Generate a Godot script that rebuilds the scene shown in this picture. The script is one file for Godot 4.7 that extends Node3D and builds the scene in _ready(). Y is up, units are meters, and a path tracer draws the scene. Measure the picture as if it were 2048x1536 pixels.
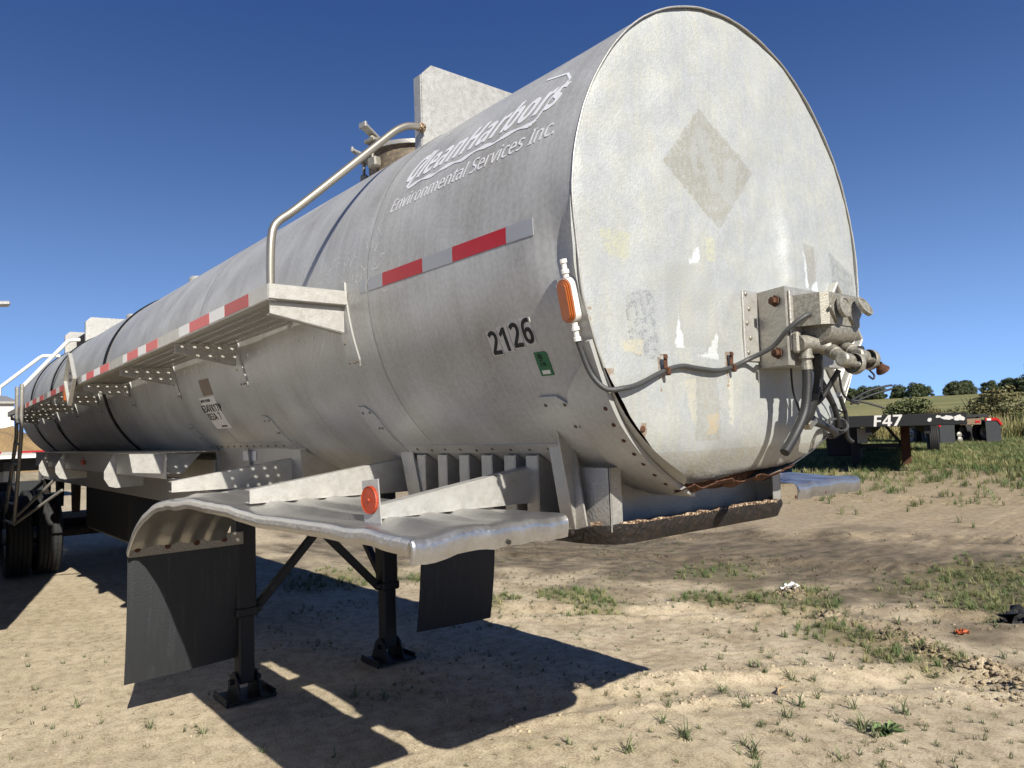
extends Node3D
# A weathered aluminium tank trailer parked nose towards the camera on a dirt lot.
# Metres, y up, ground y = 0 under the landing gear; the tank's axis runs along z (front face at z = 0), x to the right of the face.
const R := 0.83
const YC := 2.218
var M := {}
var rng := RandomNumberGenerator.new()
var hn := FastNoiseLite.new()
var hn2 := FastNoiseLite.new()

func _ready() -> void:
	rng.seed = 4711
	setup_view()
	make_materials()
	build_ground()
	build_tank_trailer()
	build_yard()
	build_vegetation()
	build_small_things()

func setup_view() -> void:
	var cam := Camera3D.new()
	cam.name = "camera"
	add_child(cam)
	cam.transform = Transform3D(Basis(Vector3(0.76925, -0.03376, 0.63806), Vector3(-0.0143, 0.99744, 0.07001), Vector3(-0.63879, -0.06297, 0.7668)).orthonormalized(), Vector3(-2.235, 1.633, 1.41))
	cam.fov = 55.0
	cam.near = 0.05
	cam.far = 2500.0
	cam.current = true
	var env := Environment.new()
	env.background_mode = Environment.BG_SKY
	var sky := Sky.new()
	var sm := ProceduralSkyMaterial.new()
	sm.sky_top_color = Color(0.112, 0.212, 0.40)
	sm.sky_horizon_color = Color(0.52, 0.68, 0.90)
	sm.sky_curve = 0.13
	sm.ground_bottom_color = Color(0.40, 0.34, 0.26)
	sm.ground_horizon_color = Color(0.50, 0.50, 0.42)
	sm.sun_angle_max = 0.0
	sky.sky_material = sm
	env.sky = sky
	env.tonemap_mode = Environment.TONE_MAPPER_LINEAR
	env.tonemap_exposure = 1.75
	env.sdfgi_enabled = true
	env.ssao_enabled = true
	env.ssil_enabled = true
	var we := WorldEnvironment.new()
	we.name = "world_environment"
	we.environment = env
	add_child(we)
	var sun := DirectionalLight3D.new()
	sun.name = "sun"
	add_child(sun)
	sun.look_at_from_position(Vector3.ZERO, Vector3(0.46, -1.3, -1.70), Vector3.UP)
	sun.light_energy = 1.6
	sun.light_color = Color(1.0, 0.98, 0.935)
	sun.light_angular_distance = 0.53
	sun.shadow_enabled = true

# ---------------------------------------------------------------- textures and materials
func noise_bytes(sd: int, freq: float, w: int, h: int, octaves := 4, type := FastNoiseLite.TYPE_SIMPLEX) -> PackedByteArray:
	var n := FastNoiseLite.new()
	n.seed = sd
	n.noise_type = type
	n.frequency = freq
	n.fractal_octaves = octaves
	var im := n.get_seamless_image(w, h, false, false, 0.15, true)
	im.convert(Image.FORMAT_L8)
	return im.get_data()

func stretched(sd: int, freq: float, w: int, h: int, sw: int, sh: int) -> PackedByteArray:
	var n := FastNoiseLite.new()
	n.seed = sd
	n.noise_type = FastNoiseLite.TYPE_SIMPLEX
	n.frequency = freq
	n.fractal_octaves = 3
	var im := n.get_seamless_image(sw, sh, false, false, 0.15, true)
	im.convert(Image.FORMAT_L8)
	im.resize(w, h, Image.INTERPOLATE_CUBIC)
	return im.get_data()

func tex_rgb(w: int, h: int, b: PackedByteArray) -> ImageTexture:
	return ImageTexture.create_from_image(Image.create_from_data(w, h, false, Image.FORMAT_RGB8, b))

func tex_l(w: int, h: int, b: PackedByteArray) -> ImageTexture:
	return ImageTexture.create_from_image(Image.create_from_data(w, h, false, Image.FORMAT_L8, b))

func tex_normal(w: int, h: int, b: PackedByteArray, strength: float) -> ImageTexture:
	var im := Image.create_from_data(w, h, false, Image.FORMAT_L8, b)
	im.convert(Image.FORMAT_RGBA8)
	im.bump_map_to_normal_map(strength)
	return ImageTexture.create_from_image(im)

# a colour texture that runs between colours by a sum of noises; stops = [[level, Color], ...]
func ramp_tex(w: int, h: int, layers: Array, weights: Array, stops: Array) -> ImageTexture:
	var lut := PackedByteArray()
	lut.resize(256 * 3)
	var g := Gradient.new()
	g.offsets = PackedFloat32Array(stops.map(func(s): return s[0]))
	g.colors = PackedColorArray(stops.map(func(s): return s[1]))
	for i in 256:
		var c := g.sample(i / 255.0)
		lut[i * 3] = int(clampf(c.r, 0, 1) * 255)
		lut[i * 3 + 1] = int(clampf(c.g, 0, 1) * 255)
		lut[i * 3 + 2] = int(clampf(c.b, 0, 1) * 255)
	var out := PackedByteArray()
	out.resize(w * h * 3)
	var n := layers.size()
	for i in w * h:
		var v := 0.0
		for k in n:
			v += layers[k][i] * weights[k]
		var q := clampi(int(v), 0, 255) * 3
		out[i * 3] = lut[q]
		out[i * 3 + 1] = lut[q + 1]
		out[i * 3 + 2] = lut[q + 2]
	return tex_rgb(w, h, out)

func mat(color: Color, rough := 0.6, metal := 0.0) -> StandardMaterial3D:
	var m := StandardMaterial3D.new()
	m.albedo_color = color
	m.roughness = rough
	m.metallic = metal
	return m

func tri(m: StandardMaterial3D, scale: float, albedo = null, rough = null, normal = null, nscale := 1.0) -> StandardMaterial3D:
	m.uv1_triplanar = true
	m.uv1_world_triplanar = true
	m.uv1_scale = Vector3.ONE * scale
	m.uv1_triplanar_sharpness = 4.0
	if albedo:
		m.albedo_texture = albedo
	if rough:
		m.roughness_texture = rough
	if normal:
		m.normal_enabled = true
		m.normal_texture = normal
		m.normal_scale = nscale
	return m

func grey(v: float) -> Color:
	return Color(v, v, v)

func make_materials() -> void:
	var fine := noise_bytes(1, 0.09, 512, 512, 4)
	var mid := noise_bytes(2, 0.025, 512, 512, 5)
	var coarse := noise_bytes(3, 0.009, 512, 512, 5)
	var speck := noise_bytes(4, 0.25, 512, 512, 2)
	var n_fine := tex_normal(512, 512, fine, 3.0)
	var n_mid := tex_normal(512, 512, mid, 8.0)
	var r_mid := ramp_tex(512, 512, [mid, fine, speck], [0.5, 0.35, 0.15], [[0.0, grey(0.55)], [0.5, grey(0.8)], [1.0, grey(1.0)]])
	var alu_a := ramp_tex(512, 512, [mid, coarse, speck, fine], [0.3, 0.3, 0.15, 0.25], [[0.0, Color(0.80, 0.78, 0.74)], [0.35, Color(0.90, 0.892, 0.875)], [0.6, Color(0.94, 0.937, 0.93)], [1.0, Color(1, 1, 1)]])
	M.alu = tri(mat(Color(0.68, 0.67, 0.65), 0.62, 0.55), 1.1, alu_a, r_mid, n_fine, 0.25)
	M.alu_clean = tri(mat(Color(0.73, 0.725, 0.71), 0.55, 0.45), 1.7, alu_a, r_mid, n_fine, 0.15)
	M.fender = tri(mat(Color(0.76, 0.76, 0.765), 0.42, 0.9), 0.9, alu_a, r_mid, n_fine, 0.12)
	M.tube = tri(mat(Color(0.58, 0.56, 0.52), 0.42, 0.8), 5.0, null, null, n_fine, 0.1)
	M.polished = mat(Color(0.85, 0.85, 0.86), 0.22, 1.0)
	var cast := ramp_tex(512, 512, [mid, fine, speck], [0.4, 0.35, 0.25], [[0.0, Color(0.46, 0.43, 0.38)], [0.45, Color(0.70, 0.685, 0.65)], [1.0, Color(0.92, 0.915, 0.90)]])
	M.cast = tri(mat(Color(0.76, 0.755, 0.735), 0.65, 0.5), 4.0, cast, r_mid, n_fine, 0.6)
	var rust := ramp_tex(512, 512, [mid, fine, speck], [0.45, 0.35, 0.2], [[0.0, Color(0.13, 0.085, 0.065)], [0.4, Color(0.25, 0.155, 0.11)], [0.62, Color(0.36, 0.23, 0.155)], [1.0, Color(0.52, 0.37, 0.26)]])
	M.rust = tri(mat(Color(1, 1, 1), 0.95, 0.1), 3.0, rust, null, n_fine, 0.8)
	var rustalu := ramp_tex(512, 512, [mid, fine, coarse], [0.45, 0.3, 0.25], [[0.0, Color(0.13, 0.09, 0.07)], [0.42, Color(0.22, 0.15, 0.11)], [0.53, Color(0.52, 0.38, 0.25)], [0.62, Color(0.80, 0.74, 0.64)], [1.0, Color(0.86, 0.82, 0.76)]])
	M.stained = tri(mat(Color(1, 1, 1), 0.7, 0.3), 2.0, ramp_tex(512, 512, [mid, fine, coarse], [0.4, 0.3, 0.3], [[0.0, Color(0.20, 0.17, 0.14)], [0.5, Color(0.40, 0.36, 0.31)], [0.7, Color(0.52, 0.46, 0.38)], [1.0, Color(0.66, 0.6, 0.52)]]), null, n_fine, 0.3)
	M.worn = tri(mat(Color(0.9, 0.9, 0.9), 0.85, 0.2), 6.0, rustalu, null, n_mid, 0.8)
	var grease := ramp_tex(512, 512, [mid, fine, coarse], [0.35, 0.3, 0.35], [[0.0, Color(0.05, 0.045, 0.04)], [0.5, Color(0.11, 0.085, 0.07)], [0.7, Color(0.18, 0.135, 0.105)], [1.0, Color(0.34, 0.28, 0.235)]])
	M.grease = tri(mat(Color(1, 1, 1), 0.7, 0.2), 3.0, grease, null, n_mid, 0.8)
	M.frame = tri(mat(Color(0.68, 0.67, 0.65), 0.62, 0.55), 1.3, alu_a, r_mid, n_fine, 0.3)
	var blk := ramp_tex(512, 512, [mid, fine, speck], [0.4, 0.4, 0.2], [[0.0, Color(0.09, 0.09, 0.095)], [0.6, Color(0.13, 0.13, 0.135)], [0.8, Color(0.22, 0.21, 0.2)], [1.0, Color(0.42, 0.40, 0.37)]])
	M.black = tri(mat(Color(0.62, 0.62, 0.64), 0.6, 0.0), 1.6, blk, null, n_fine, 0.3)
	var flap := ramp_tex(512, 512, [fine, stretched(31, 0.03, 512, 512, 512, 40), speck], [0.28, 0.42, 0.3], [[0.0, Color(0.115, 0.125, 0.135)], [0.6, Color(0.14, 0.15, 0.16)], [0.75, Color(0.175, 0.185, 0.195)], [0.84, Color(0.32, 0.325, 0.33)], [1.0, Color(0.5, 0.5, 0.49)]])
	M.flap = tri(mat(Color(0.9, 0.9, 0.92), 0.62, 0.0), 1.25, flap, null, n_fine, 0.25)
	M.rubber = tri(mat(Color(0.115, 0.115, 0.118), 0.75), 2.0, alu_a, null, n_fine, 0.4)
	M.hose = tri(mat(Color(0.13, 0.13, 0.135), 0.55), 3.0, alu_a, null, n_fine, 0.3)
	M.cable = tri(mat(Color(0.24, 0.245, 0.25), 0.55), 3.0, alu_a, null, n_fine, 0.3)
	M.wire = mat(Color(0.10, 0.10, 0.12), 0.6)
	M.white = tri(mat(Color(0.86, 0.855, 0.84), 0.6), 2.5, alu_a)
	M.tape_white = tri(mat(Color(0.90, 0.90, 0.90), 0.5), 6.0, alu_a)
	M.tape_silver = tri(mat(Color(0.74, 0.745, 0.75), 0.45, 0.3), 9.0, ramp_tex(512, 512, [fine, speck], [0.4, 0.6], [[0.0, Color(0.55, 0.56, 0.57)], [0.45, Color(0.78, 0.78, 0.79)], [1.0, Color(1, 1, 1)]]))
	M.tape_red = tri(mat(Color(0.66, 0.075, 0.11), 0.42), 5.0, alu_a)
	M.tape_pink = tri(mat(Color(0.83, 0.42, 0.42), 0.6), 5.0, alu_a)
	M.amber = mat(Color(0.58, 0.29, 0.05), 0.35)
	M.amber.clearcoat_enabled = true
	M.orange = mat(Color(0.60, 0.20, 0.05), 0.35)
	M.orange.normal_enabled = true
	M.orange.normal_texture = n_fine
	M.orange.uv1_triplanar = true
	M.orange.uv1_scale = Vector3.ONE * 30.0
	M.orange.normal_scale = 1.2
	M.red = mat(Color(0.62, 0.05, 0.04), 0.35)
	M.logo = tri(mat(Color(0.82, 0.83, 0.86), 0.7), 7.0, alu_a)
	M.print_black = mat(Color(0.05, 0.05, 0.055), 0.7)
	M.green = mat(Color(0.07, 0.36, 0.20), 0.55)
	M.chip = tri(mat(Color(0.78, 0.775, 0.765), 0.5, 0.1), 7.0, alu_a)
	M.residue = tri(mat(Color(0.52, 0.47, 0.42), 0.95), 6.0, alu_a)
	M.dark_hole = mat(Color(0.12, 0.10, 0.09), 0.9)
	M.scratch = mat(Color(0.86, 0.86, 0.85), 0.7, 0.2)
	# brushed shell: streaks run round the hoop (v), fine along the axis (u); one tile is 3 m
	var st1 := stretched(11, 0.10, 1024, 1024, 1024, 24)
	var st2 := stretched(12, 0.03, 1024, 1024, 1024, 16)
	var blot := noise_bytes(13, 0.006, 1024, 1024, 5)
	var spk := noise_bytes(14, 0.12, 1024, 1024, 3)
	var sa := ramp_tex(1024, 1024, [st1, st2, blot, spk], [0.15, 0.11, 0.46, 0.28], [[0.0, Color(0.64, 0.625, 0.595)], [0.35, Color(0.742, 0.735, 0.722)], [0.5, Color(0.778, 0.776, 0.77)], [0.68, Color(0.82, 0.82, 0.818)], [1.0, Color(0.88, 0.88, 0.88)]])
	var sr := ramp_tex(1024, 1024, [st1, st2, blot], [0.35, 0.2, 0.45], [[0.0, grey(0.74)], [0.5, grey(0.86)], [1.0, grey(1.0)]])
	var sn := tex_normal(1024, 1024, st1, 2.0)
	M.shell = mat(Color(0.82, 0.82, 0.812), 0.50, 0.20)
	M.shell.albedo_texture = sa
	M.shell.roughness_texture = sr
	M.shell.normal_enabled = true
	M.shell.normal_texture = sn
	M.shell.normal_scale = 0.05
	M.head = mat(Color(0.79, 0.805, 0.81), 0.58, 0.40)
	M.head.albedo_texture = head_texture()
	M.head.normal_enabled = true
	M.head.normal_texture = tex_normal(1024, 1024, spk, 1.5)
	M.head.normal_scale = 0.25
	# soil: a tile of grains that vertex colours tint
	var soil := ramp_tex(1024, 1024, [noise_bytes(21, 0.35, 1024, 1024, 2), noise_bytes(22, 0.07, 1024, 1024, 4), noise_bytes(23, 0.012, 1024, 1024, 5)], [0.40, 0.34, 0.26], [[0.0, Color(0.40, 0.36, 0.32)], [0.38, Color(0.72, 0.70, 0.68)], [0.5, Color(0.86, 0.86, 0.86)], [1.0, Color(1, 1, 1)]])
	M.soil = tri(mat(Color(1, 1, 1), 0.97), 0.62, soil, null, tex_normal(1024, 1024, noise_bytes(24, 0.22, 1024, 1024, 5), 9.0), 0.5)
	M.soil.vertex_color_use_as_albedo = true
	M.clod = tri(mat(Color(1, 1, 1), 0.97), 3.0, soil)
	M.clod.vertex_color_use_as_albedo = true
	M.leaf = mat(Color(1, 1, 1), 0.7)
	M.leaf.vertex_color_use_as_albedo = true
	M.leaf.backlight_enabled = true
	M.leaf.backlight = Color(0.12, 0.14, 0.04)
	M.bark = tri(mat(Color(0.22, 0.17, 0.13), 0.95), 2.0, alu_a)

# paint on the front head: adhesive left by stickers, chalk marks, scuffs, drips; 1024 px over 1.7 m, u to the right, v downwards
func head_texture() -> ImageTexture:
	var n := 1024
	var a := noise_bytes(41, 0.010, n, n, 5)
	var b := noise_bytes(42, 0.05, n, n, 4)
	var c := noise_bytes(43, 0.3, n, n, 2)
	var v := stretched(44, 0.05, n, n, n, 40)
	var d := PackedByteArray()
	d.resize(n * n * 3)
	for i in n * n:
		var t := a[i] * 0.26 + b[i] * 0.26 + c[i] * 0.34 + v[i] * 0.14
		var q := clampf(0.68 + (t - 128.0) / 128.0 * 0.10, 0.0, 1.0)
		var warm := clampf((a[i] - 110.0) / 256.0, -0.1, 0.25) * 0.07 + clampf((v[i] - 150.0) / 256.0, 0.0, 0.3) * 0.10
		d[i * 3] = int(q * 255 + 40)
		d[i * 3 + 1] = int((q - warm * 0.25) * 255 + 39)
		d[i * 3 + 2] = int((q - warm) * 255 + 36)
	var px := func(x: float, y: float) -> Vector2: return Vector2((x + 0.85) / 1.7 * n, (YC + 0.85 - y) / 1.7 * n)
	# [outline in metres, colour, how much covers, grain]
	var marks := []
	marks.append([[Vector2(-0.225, 2.67), Vector2(0.066, 2.506), Vector2(-0.157, 2.275), Vector2(-0.432, 2.451)], Color(0.75, 0.73, 0.68), 0.95, 118])
	marks.append([[Vector2(-0.262, 2.60), Vector2(-0.20, 2.60), Vector2(-0.12, 2.40), Vector2(-0.18, 2.39)], Color(0.80, 0.795, 0.78), 0.7, 110])
	marks.append([[Vector2(-0.30, 2.50), Vector2(-0.25, 2.58), Vector2(-0.26, 2.42)], Color(0.82, 0.81, 0.79), 0.7, 118])
	marks.append([[Vector2(-0.10, 2.52), Vector2(-0.02, 2.53), Vector2(-0.06, 2.36), Vector2(-0.12, 2.38)], Color(0.80, 0.80, 0.78), 0.7, 118])
	marks.append([[Vector2(-0.24, 2.235), Vector2(-0.19, 2.24), Vector2(-0.19, 2.16), Vector2(-0.235, 2.16)], Color(0.90, 0.88, 0.78), 0.9, 108])
	marks.append([[Vector2(-0.72, 2.20), Vector2(-0.59, 2.20), Vector2(-0.60, 2.12), Vector2(-0.70, 2.13)], Color(0.88, 0.86, 0.74), 0.7, 125])
	marks.append([[Vector2(-0.33, 2.14), Vector2(-0.28, 2.20), Vector2(-0.27, 2.15)], Color(0.99, 0.99, 0.99), 1.0, 40])
	marks.append([[Vector2(-0.45, 2.13), Vector2(-0.20, 2.14), Vector2(-0.18, 1.88), Vector2(-0.44, 1.87)], Color(0.76, 0.74, 0.69), 0.3, 136])
	marks.append([[Vector2(-0.41, 1.87), Vector2(-0.385, 1.98), Vector2(-0.36, 1.87)], Color(0.99, 0.99, 0.99), 1.0, 60])
	marks.append([[Vector2(-0.25, 1.86), Vector2(-0.20, 1.93), Vector2(-0.19, 1.84), Vector2(-0.30, 1.85)], Color(0.98, 0.98, 0.97), 1.0, 60])
	marks.append([[Vector2(0.355, 2.27), Vector2(0.37, 2.13), Vector2(0.40, 2.13), Vector2(0.385, 2.20)], Color(1.0, 1.0, 1.0), 1.0, 20])
	marks.append([[Vector2(0.37, 2.30), Vector2(0.47, 2.30), Vector2(0.48, 2.12), Vector2(0.40, 2.13)], Color(0.74, 0.71, 0.66), 0.7, 118])
	marks.append([[Vector2(0.42, 2.14), Vector2(0.48, 2.17), Vector2(0.49, 2.11), Vector2(0.45, 2.11)], Color(0.99, 0.99, 0.99), 1.0, 40])
	marks.append([[Vector2(-0.35, 1.78), Vector2(-0.20, 1.79), Vector2(-0.19, 1.58), Vector2(-0.32, 1.58)], Color(0.74, 0.71, 0.66), 0.6, 128])
	marks.append([[Vector2(-0.37, 1.77), Vector2(-0.31, 1.78), Vector2(-0.32, 1.62), Vector2(-0.35, 1.66)], Color(0.90, 0.87, 0.80), 0.9, 110])
	marks.append([[Vector2(-0.145, 1.78), Vector2(-0.115, 1.78), Vector2(-0.12, 1.62), Vector2(-0.14, 1.63)], Color(0.93, 0.91, 0.85), 0.95, 90])
	marks.append([[Vector2(-0.26, 1.66), Vector2(-0.20, 1.67), Vector2(-0.21, 1.60), Vector2(-0.26, 1.60)], Color(0.88, 0.80, 0.68), 0.9, 110])
	marks.append([[Vector2(-0.62, 2.02), Vector2(-0.50, 2.04), Vector2(-0.48, 1.82), Vector2(-0.60, 1.84)], Color(0.55, 0.56, 0.58), 0.6, 162])
	marks.append([[Vector2(-0.64, 1.88), Vector2(-0.55, 1.89), Vector2(-0.56, 1.84), Vector2(-0.63, 1.85)], Color(0.92, 0.87, 0.76), 0.8, 120])
	marks.append([[Vector2(0.60, 2.30), Vector2(0.80, 2.22), Vector2(0.80, 2.0), Vector2(0.62, 2.05)], Color(0.62, 0.62, 0.60), 0.6, 130])
	marks.append([[Vector2(-0.70, 1.55), Vector2(0.62, 1.55), Vector2(0.60, 1.42), Vector2(-0.55, 1.42)], Color(0.72, 0.65, 0.55), 0.4, 134])
	for mk in marks:
		var poly := PackedVector2Array()
		for p in mk[0]:
			poly.append(px.call(p.x, p.y))
		stain(d, n, poly, mk[1], mk[2], mk[3], b, c)
	# faint chalk numbers and swirls high on the head
	for stroke in [[Vector2(-0.30, 2.98), Vector2(-0.20, 2.99), Vector2(-0.17, 2.93), Vector2(-0.24, 2.84), Vector2(-0.30, 2.76), Vector2(-0.14, 2.76)], [Vector2(-0.06, 2.93), Vector2(-0.03, 2.74)], [Vector2(0.03, 2.90), Vector2(0.12, 2.90), Vector2(0.13, 2.82), Vector2(0.03, 2.70), Vector2(0.16, 2.70)], [Vector2(0.33, 2.83), Vector2(0.24, 2.76), Vector2(0.26, 2.64), Vector2(0.36, 2.62), Vector2(0.38, 2.70), Vector2(0.28, 2.72)]]:
		for k in stroke.size() - 1:
			var steps := 60
			for s in steps:
				var p: Vector2 = stroke[k].lerp(stroke[k + 1], s / float(steps))
				var q: Vector2 = px.call(p.x, p.y)
				for j in range(-7, 8):
					for i in range(-7, 8):
						if i * i + j * j < 46:
							var at := clampi(int(q.y) + j, 0, n - 1) * n + clampi(int(q.x) + i, 0, n - 1)
							if b[at] > 118:
								for ch in 3:
									d[at * 3 + ch] = mini(255, maxi(d[at * 3 + ch], 206 + ch * 3))
	# rust runs below bolts
	for p in [Vector2(-0.481, 1.83), Vector2(-0.14, 1.85), Vector2(-0.562, 1.625), Vector2(-0.78, 1.95), Vector2(-0.70, 1.78)]:
		var q: Vector2 = px.call(p.x, p.y)
		for j in 70:
			for i in range(-9, 10):
				var at := clampi(int(q.y) + j - 10, 0, n - 1) * n + clampi(int(q.x) + i, 0, n - 1)
				if v[at] * 0.5 + b[at] * 0.5 > 100 + j * 0.8 + i * i * 0.6:
					d[at * 3] = int(d[at * 3] * 0.6 + 140 * 0.4)
					d[at * 3 + 1] = int(d[at * 3 + 1] * 0.6 + 90 * 0.4)
					d[at * 3 + 2] = int(d[at * 3 + 2] * 0.6 + 50 * 0.4)
	return tex_rgb(n, n, d)

func stain(d: PackedByteArray, n: int, poly: PackedVector2Array, col: Color, cover: float, level: int, b: PackedByteArray, c: PackedByteArray) -> void:
	var lo := poly[0]
	var hi := poly[0]
	for p in poly:
		lo = lo.min(p)
		hi = hi.max(p)
	for y in range(maxi(0, int(lo.y)), mini(n, int(hi.y) + 1)):
		for x in range(maxi(0, int(lo.x)), mini(n, int(hi.x) + 1)):
			var at := y * n + x
			var wob := Vector2((b[at] - 128) * 0.05, (c[at] - 128) * 0.03)
			if b[at] * 0.5 + c[at] * 0.5 < level - 20 or not Geometry2D.is_point_in_polygon(Vector2(x, y) + wob, poly):
				continue
			var k := cover * clampf((b[at] * 0.5 + c[at] * 0.5 - level + 40) / 40.0, 0.25, 1.0)
			d[at * 3] = int(lerpf(d[at * 3], col.r * 255, k))
			d[at * 3 + 1] = int(lerpf(d[at * 3 + 1], col.g * 255, k))
			d[at * 3 + 2] = int(lerpf(d[at * 3 + 2], col.b * 255, k))

# ---------------------------------------------------------------- mesh helpers
func mb() -> SurfaceTool:
	var st := SurfaceTool.new()
	st.begin(Mesh.PRIMITIVE_TRIANGLES)
	return st

func commit(st: SurfaceTool) -> ArrayMesh:
	st.generate_normals()
	return st.commit()

func part(called: String, st: SurfaceTool, m: Material, parent: Node = self, label := "") -> MeshInstance3D:
	return inst(called, commit(st), m, parent, label)

func inst(called: String, mesh: Mesh, m: Material, parent: Node = self, label := "") -> MeshInstance3D:
	var o := MeshInstance3D.new()
	o.name = called
	o.mesh = mesh
	o.material_override = m
	parent.add_child(o, true)
	if label:
		o.set_meta("label", label)
	return o

func thing(called: String, label: String, category: String, at := Vector3.ZERO, turn := 0.0, group := "") -> Node3D:
	var o := Node3D.new()
	o.name = numbered(called)
	add_child(o)
	o.position = at
	o.rotation.y = turn
	tag(o, label, category, group)
	return o

var used := {}
func numbered(called: String) -> String:
	used[called] = used.get(called, 0) + 1
	return called if used[called] == 1 else "%s_%03d" % [called, used[called] - 1]

func tag(o: Node, label: String, category: String, group := "") -> void:
	o.set_meta("label", label)
	o.set_meta("category", category)
	if group:
		o.set_meta("group", group)

func kind(o: Node, k: String) -> Node:
	o.set_meta("kind", k)
	return o

func t3(st: SurfaceTool, a: Vector3, b: Vector3, c: Vector3) -> void:
	st.add_vertex(a)
	st.add_vertex(b)
	st.add_vertex(c)

func q4(st: SurfaceTool, a: Vector3, b: Vector3, c: Vector3, d: Vector3) -> void:
	t3(st, a, b, c)
	t3(st, a, c, d)

# chamfered box: centre and axes from x, full sizes
func box(st: SurfaceTool, x: Transform3D, size: Vector3, bev := 0.004) -> void:
	st.set_smooth_group(-1)
	var h := size * 0.5
	var b := minf(bev, minf(h.x, minf(h.y, h.z)) * 0.6)
	for ax in 3:
		var u := (ax + 1) % 3
		var w := (ax + 2) % 3
		for s in [-1.0, 1.0]:
			var f := []
			for c in [[-1, -1], [1, -1], [1, 1], [-1, 1]]:
				var p := Vector3.ZERO
				p[ax] = s * h[ax]
				p[u] = c[0] * (h[u] - b)
				p[w] = c[1] * (h[w] - b)
				f.append(x * p)
			if s > 0:
				q4(st, f[0], f[3], f[2], f[1])
			else:
				q4(st, f[0], f[1], f[2], f[3])
	for ax in 3:
		var u := (ax + 1) % 3
		var w := (ax + 2) % 3
		for su in [-1.0, 1.0]:
			for sw in [-1.0, 1.0]:
				var f := []
				for e in [[1, 0, -1], [0, 1, -1], [0, 1, 1], [1, 0, 1]]:
					var p := Vector3.ZERO
					p[ax] = e[2] * (h[ax] - b)
					p[u] = su * (h[u] - b * e[1])
					p[w] = sw * (h[w] - b * e[0])
					f.append(x * p)
				if su * sw > 0:
					q4(st, f[0], f[3], f[2], f[1])
				else:
					q4(st, f[0], f[1], f[2], f[3])
	for sx in [-1.0, 1.0]:
		for sy in [-1.0, 1.0]:
			for sz in [-1.0, 1.0]:
				var a := x * Vector3(sx * h.x, sy * (h.y - b), sz * (h.z - b))
				var c := x * Vector3(sx * (h.x - b), sy * h.y, sz * (h.z - b))
				var d := x * Vector3(sx * (h.x - b), sy * (h.y - b), sz * h.z)
				if sx * sy * sz > 0:
					t3(st, a, d, c)
				else:
					t3(st, a, c, d)

func bx(st: SurfaceTool, lo: Vector3, hi: Vector3, bev := 0.004) -> void:
	box(st, Transform3D(Basis(), (lo + hi) * 0.5), (hi - lo).abs(), bev)

# a bar with rectangular section between two points
func bar(st: SurfaceTool, a: Vector3, b: Vector3, w: float, h: float, bev := 0.004, up := Vector3.UP) -> void:
	var z := (b - a).normalized()
	if absf(z.dot(up)) > 0.98:
		up = Vector3.RIGHT
	var xx := up.cross(z).normalized()
	box(st, Transform3D(Basis(xx, z.cross(xx), z), (a + b) * 0.5), Vector3(w, h, a.distance_to(b)), bev)

func tube(st: SurfaceTool, pts: Array, r: float, n := 10, r2 := -1.0, caps := true) -> void:
	var m := pts.size()
	var rings := []
	var prev := Vector3.ZERO
	for i in m:
		var t: Vector3 = (pts[mini(i + 1, m - 1)] - pts[maxi(i - 1, 0)]).normalized()
		if i == 0:
			prev = t.cross(Vector3.UP if absf(t.y) < 0.9 else Vector3.RIGHT).normalized()
		else:
			prev = (prev - t * prev.dot(t)).normalized()
		var side := t.cross(prev)
		var rr := r if r2 < 0 else lerpf(r, r2, i / float(m - 1))
		var ring := []
		for k in n:
			var a := TAU * k / n
			ring.append(pts[i] + (prev * cos(a) + side * sin(a)) * rr)
		rings.append(ring)
	st.set_smooth_group(1)
	for i in m - 1:
		for k in n:
			var k2 := (k + 1) % n
			q4(st, rings[i][k], rings[i][k2], rings[i + 1][k2], rings[i + 1][k])
	if caps:
		st.set_smooth_group(-1)
		for k in n:
			t3(st, pts[0], rings[0][(k + 1) % n], rings[0][k])
			t3(st, pts[m - 1], rings[m - 1][k], rings[m - 1][(k + 1) % n])

# a smooth curve through points
func curve(pts: Array, per := 8) -> Array:
	var out := []
	var m := pts.size()
	for i in m - 1:
		var p0: Vector3 = pts[maxi(i - 1, 0)]
		var p3: Vector3 = pts[mini(i + 2, m - 1)]
		for k in per:
			out.append((pts[i] as Vector3).cubic_interpolate(pts[i + 1], p0, p3, k / float(per)))
	out.append(pts[m - 1])
	return out

# turned about x's y axis; profile = [[radius, height], ...]
func lathe(st: SurfaceTool, x: Transform3D, profile: Array, n := 20, sharp := false) -> void:
	for i in profile.size() - 1:
		st.set_smooth_group(-1 if sharp else 2 + i)
		for k in n:
			var a := TAU * k / n
			var b := TAU * (k + 1) / n
			var p := func(e, t): return x * Vector3(e[0] * cos(t), e[1], e[0] * sin(t))
			q4(st, p.call(profile[i], a), p.call(profile[i], b), p.call(profile[i + 1], b), p.call(profile[i + 1], a))

func dirx(at: Vector3, up: Vector3) -> Transform3D:
	var y := up.normalized()
	var xx := y.cross(Vector3.FORWARD if absf(y.z) < 0.9 else Vector3.RIGHT).normalized()
	return Transform3D(Basis(xx, y, xx.cross(y)), at)

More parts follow.
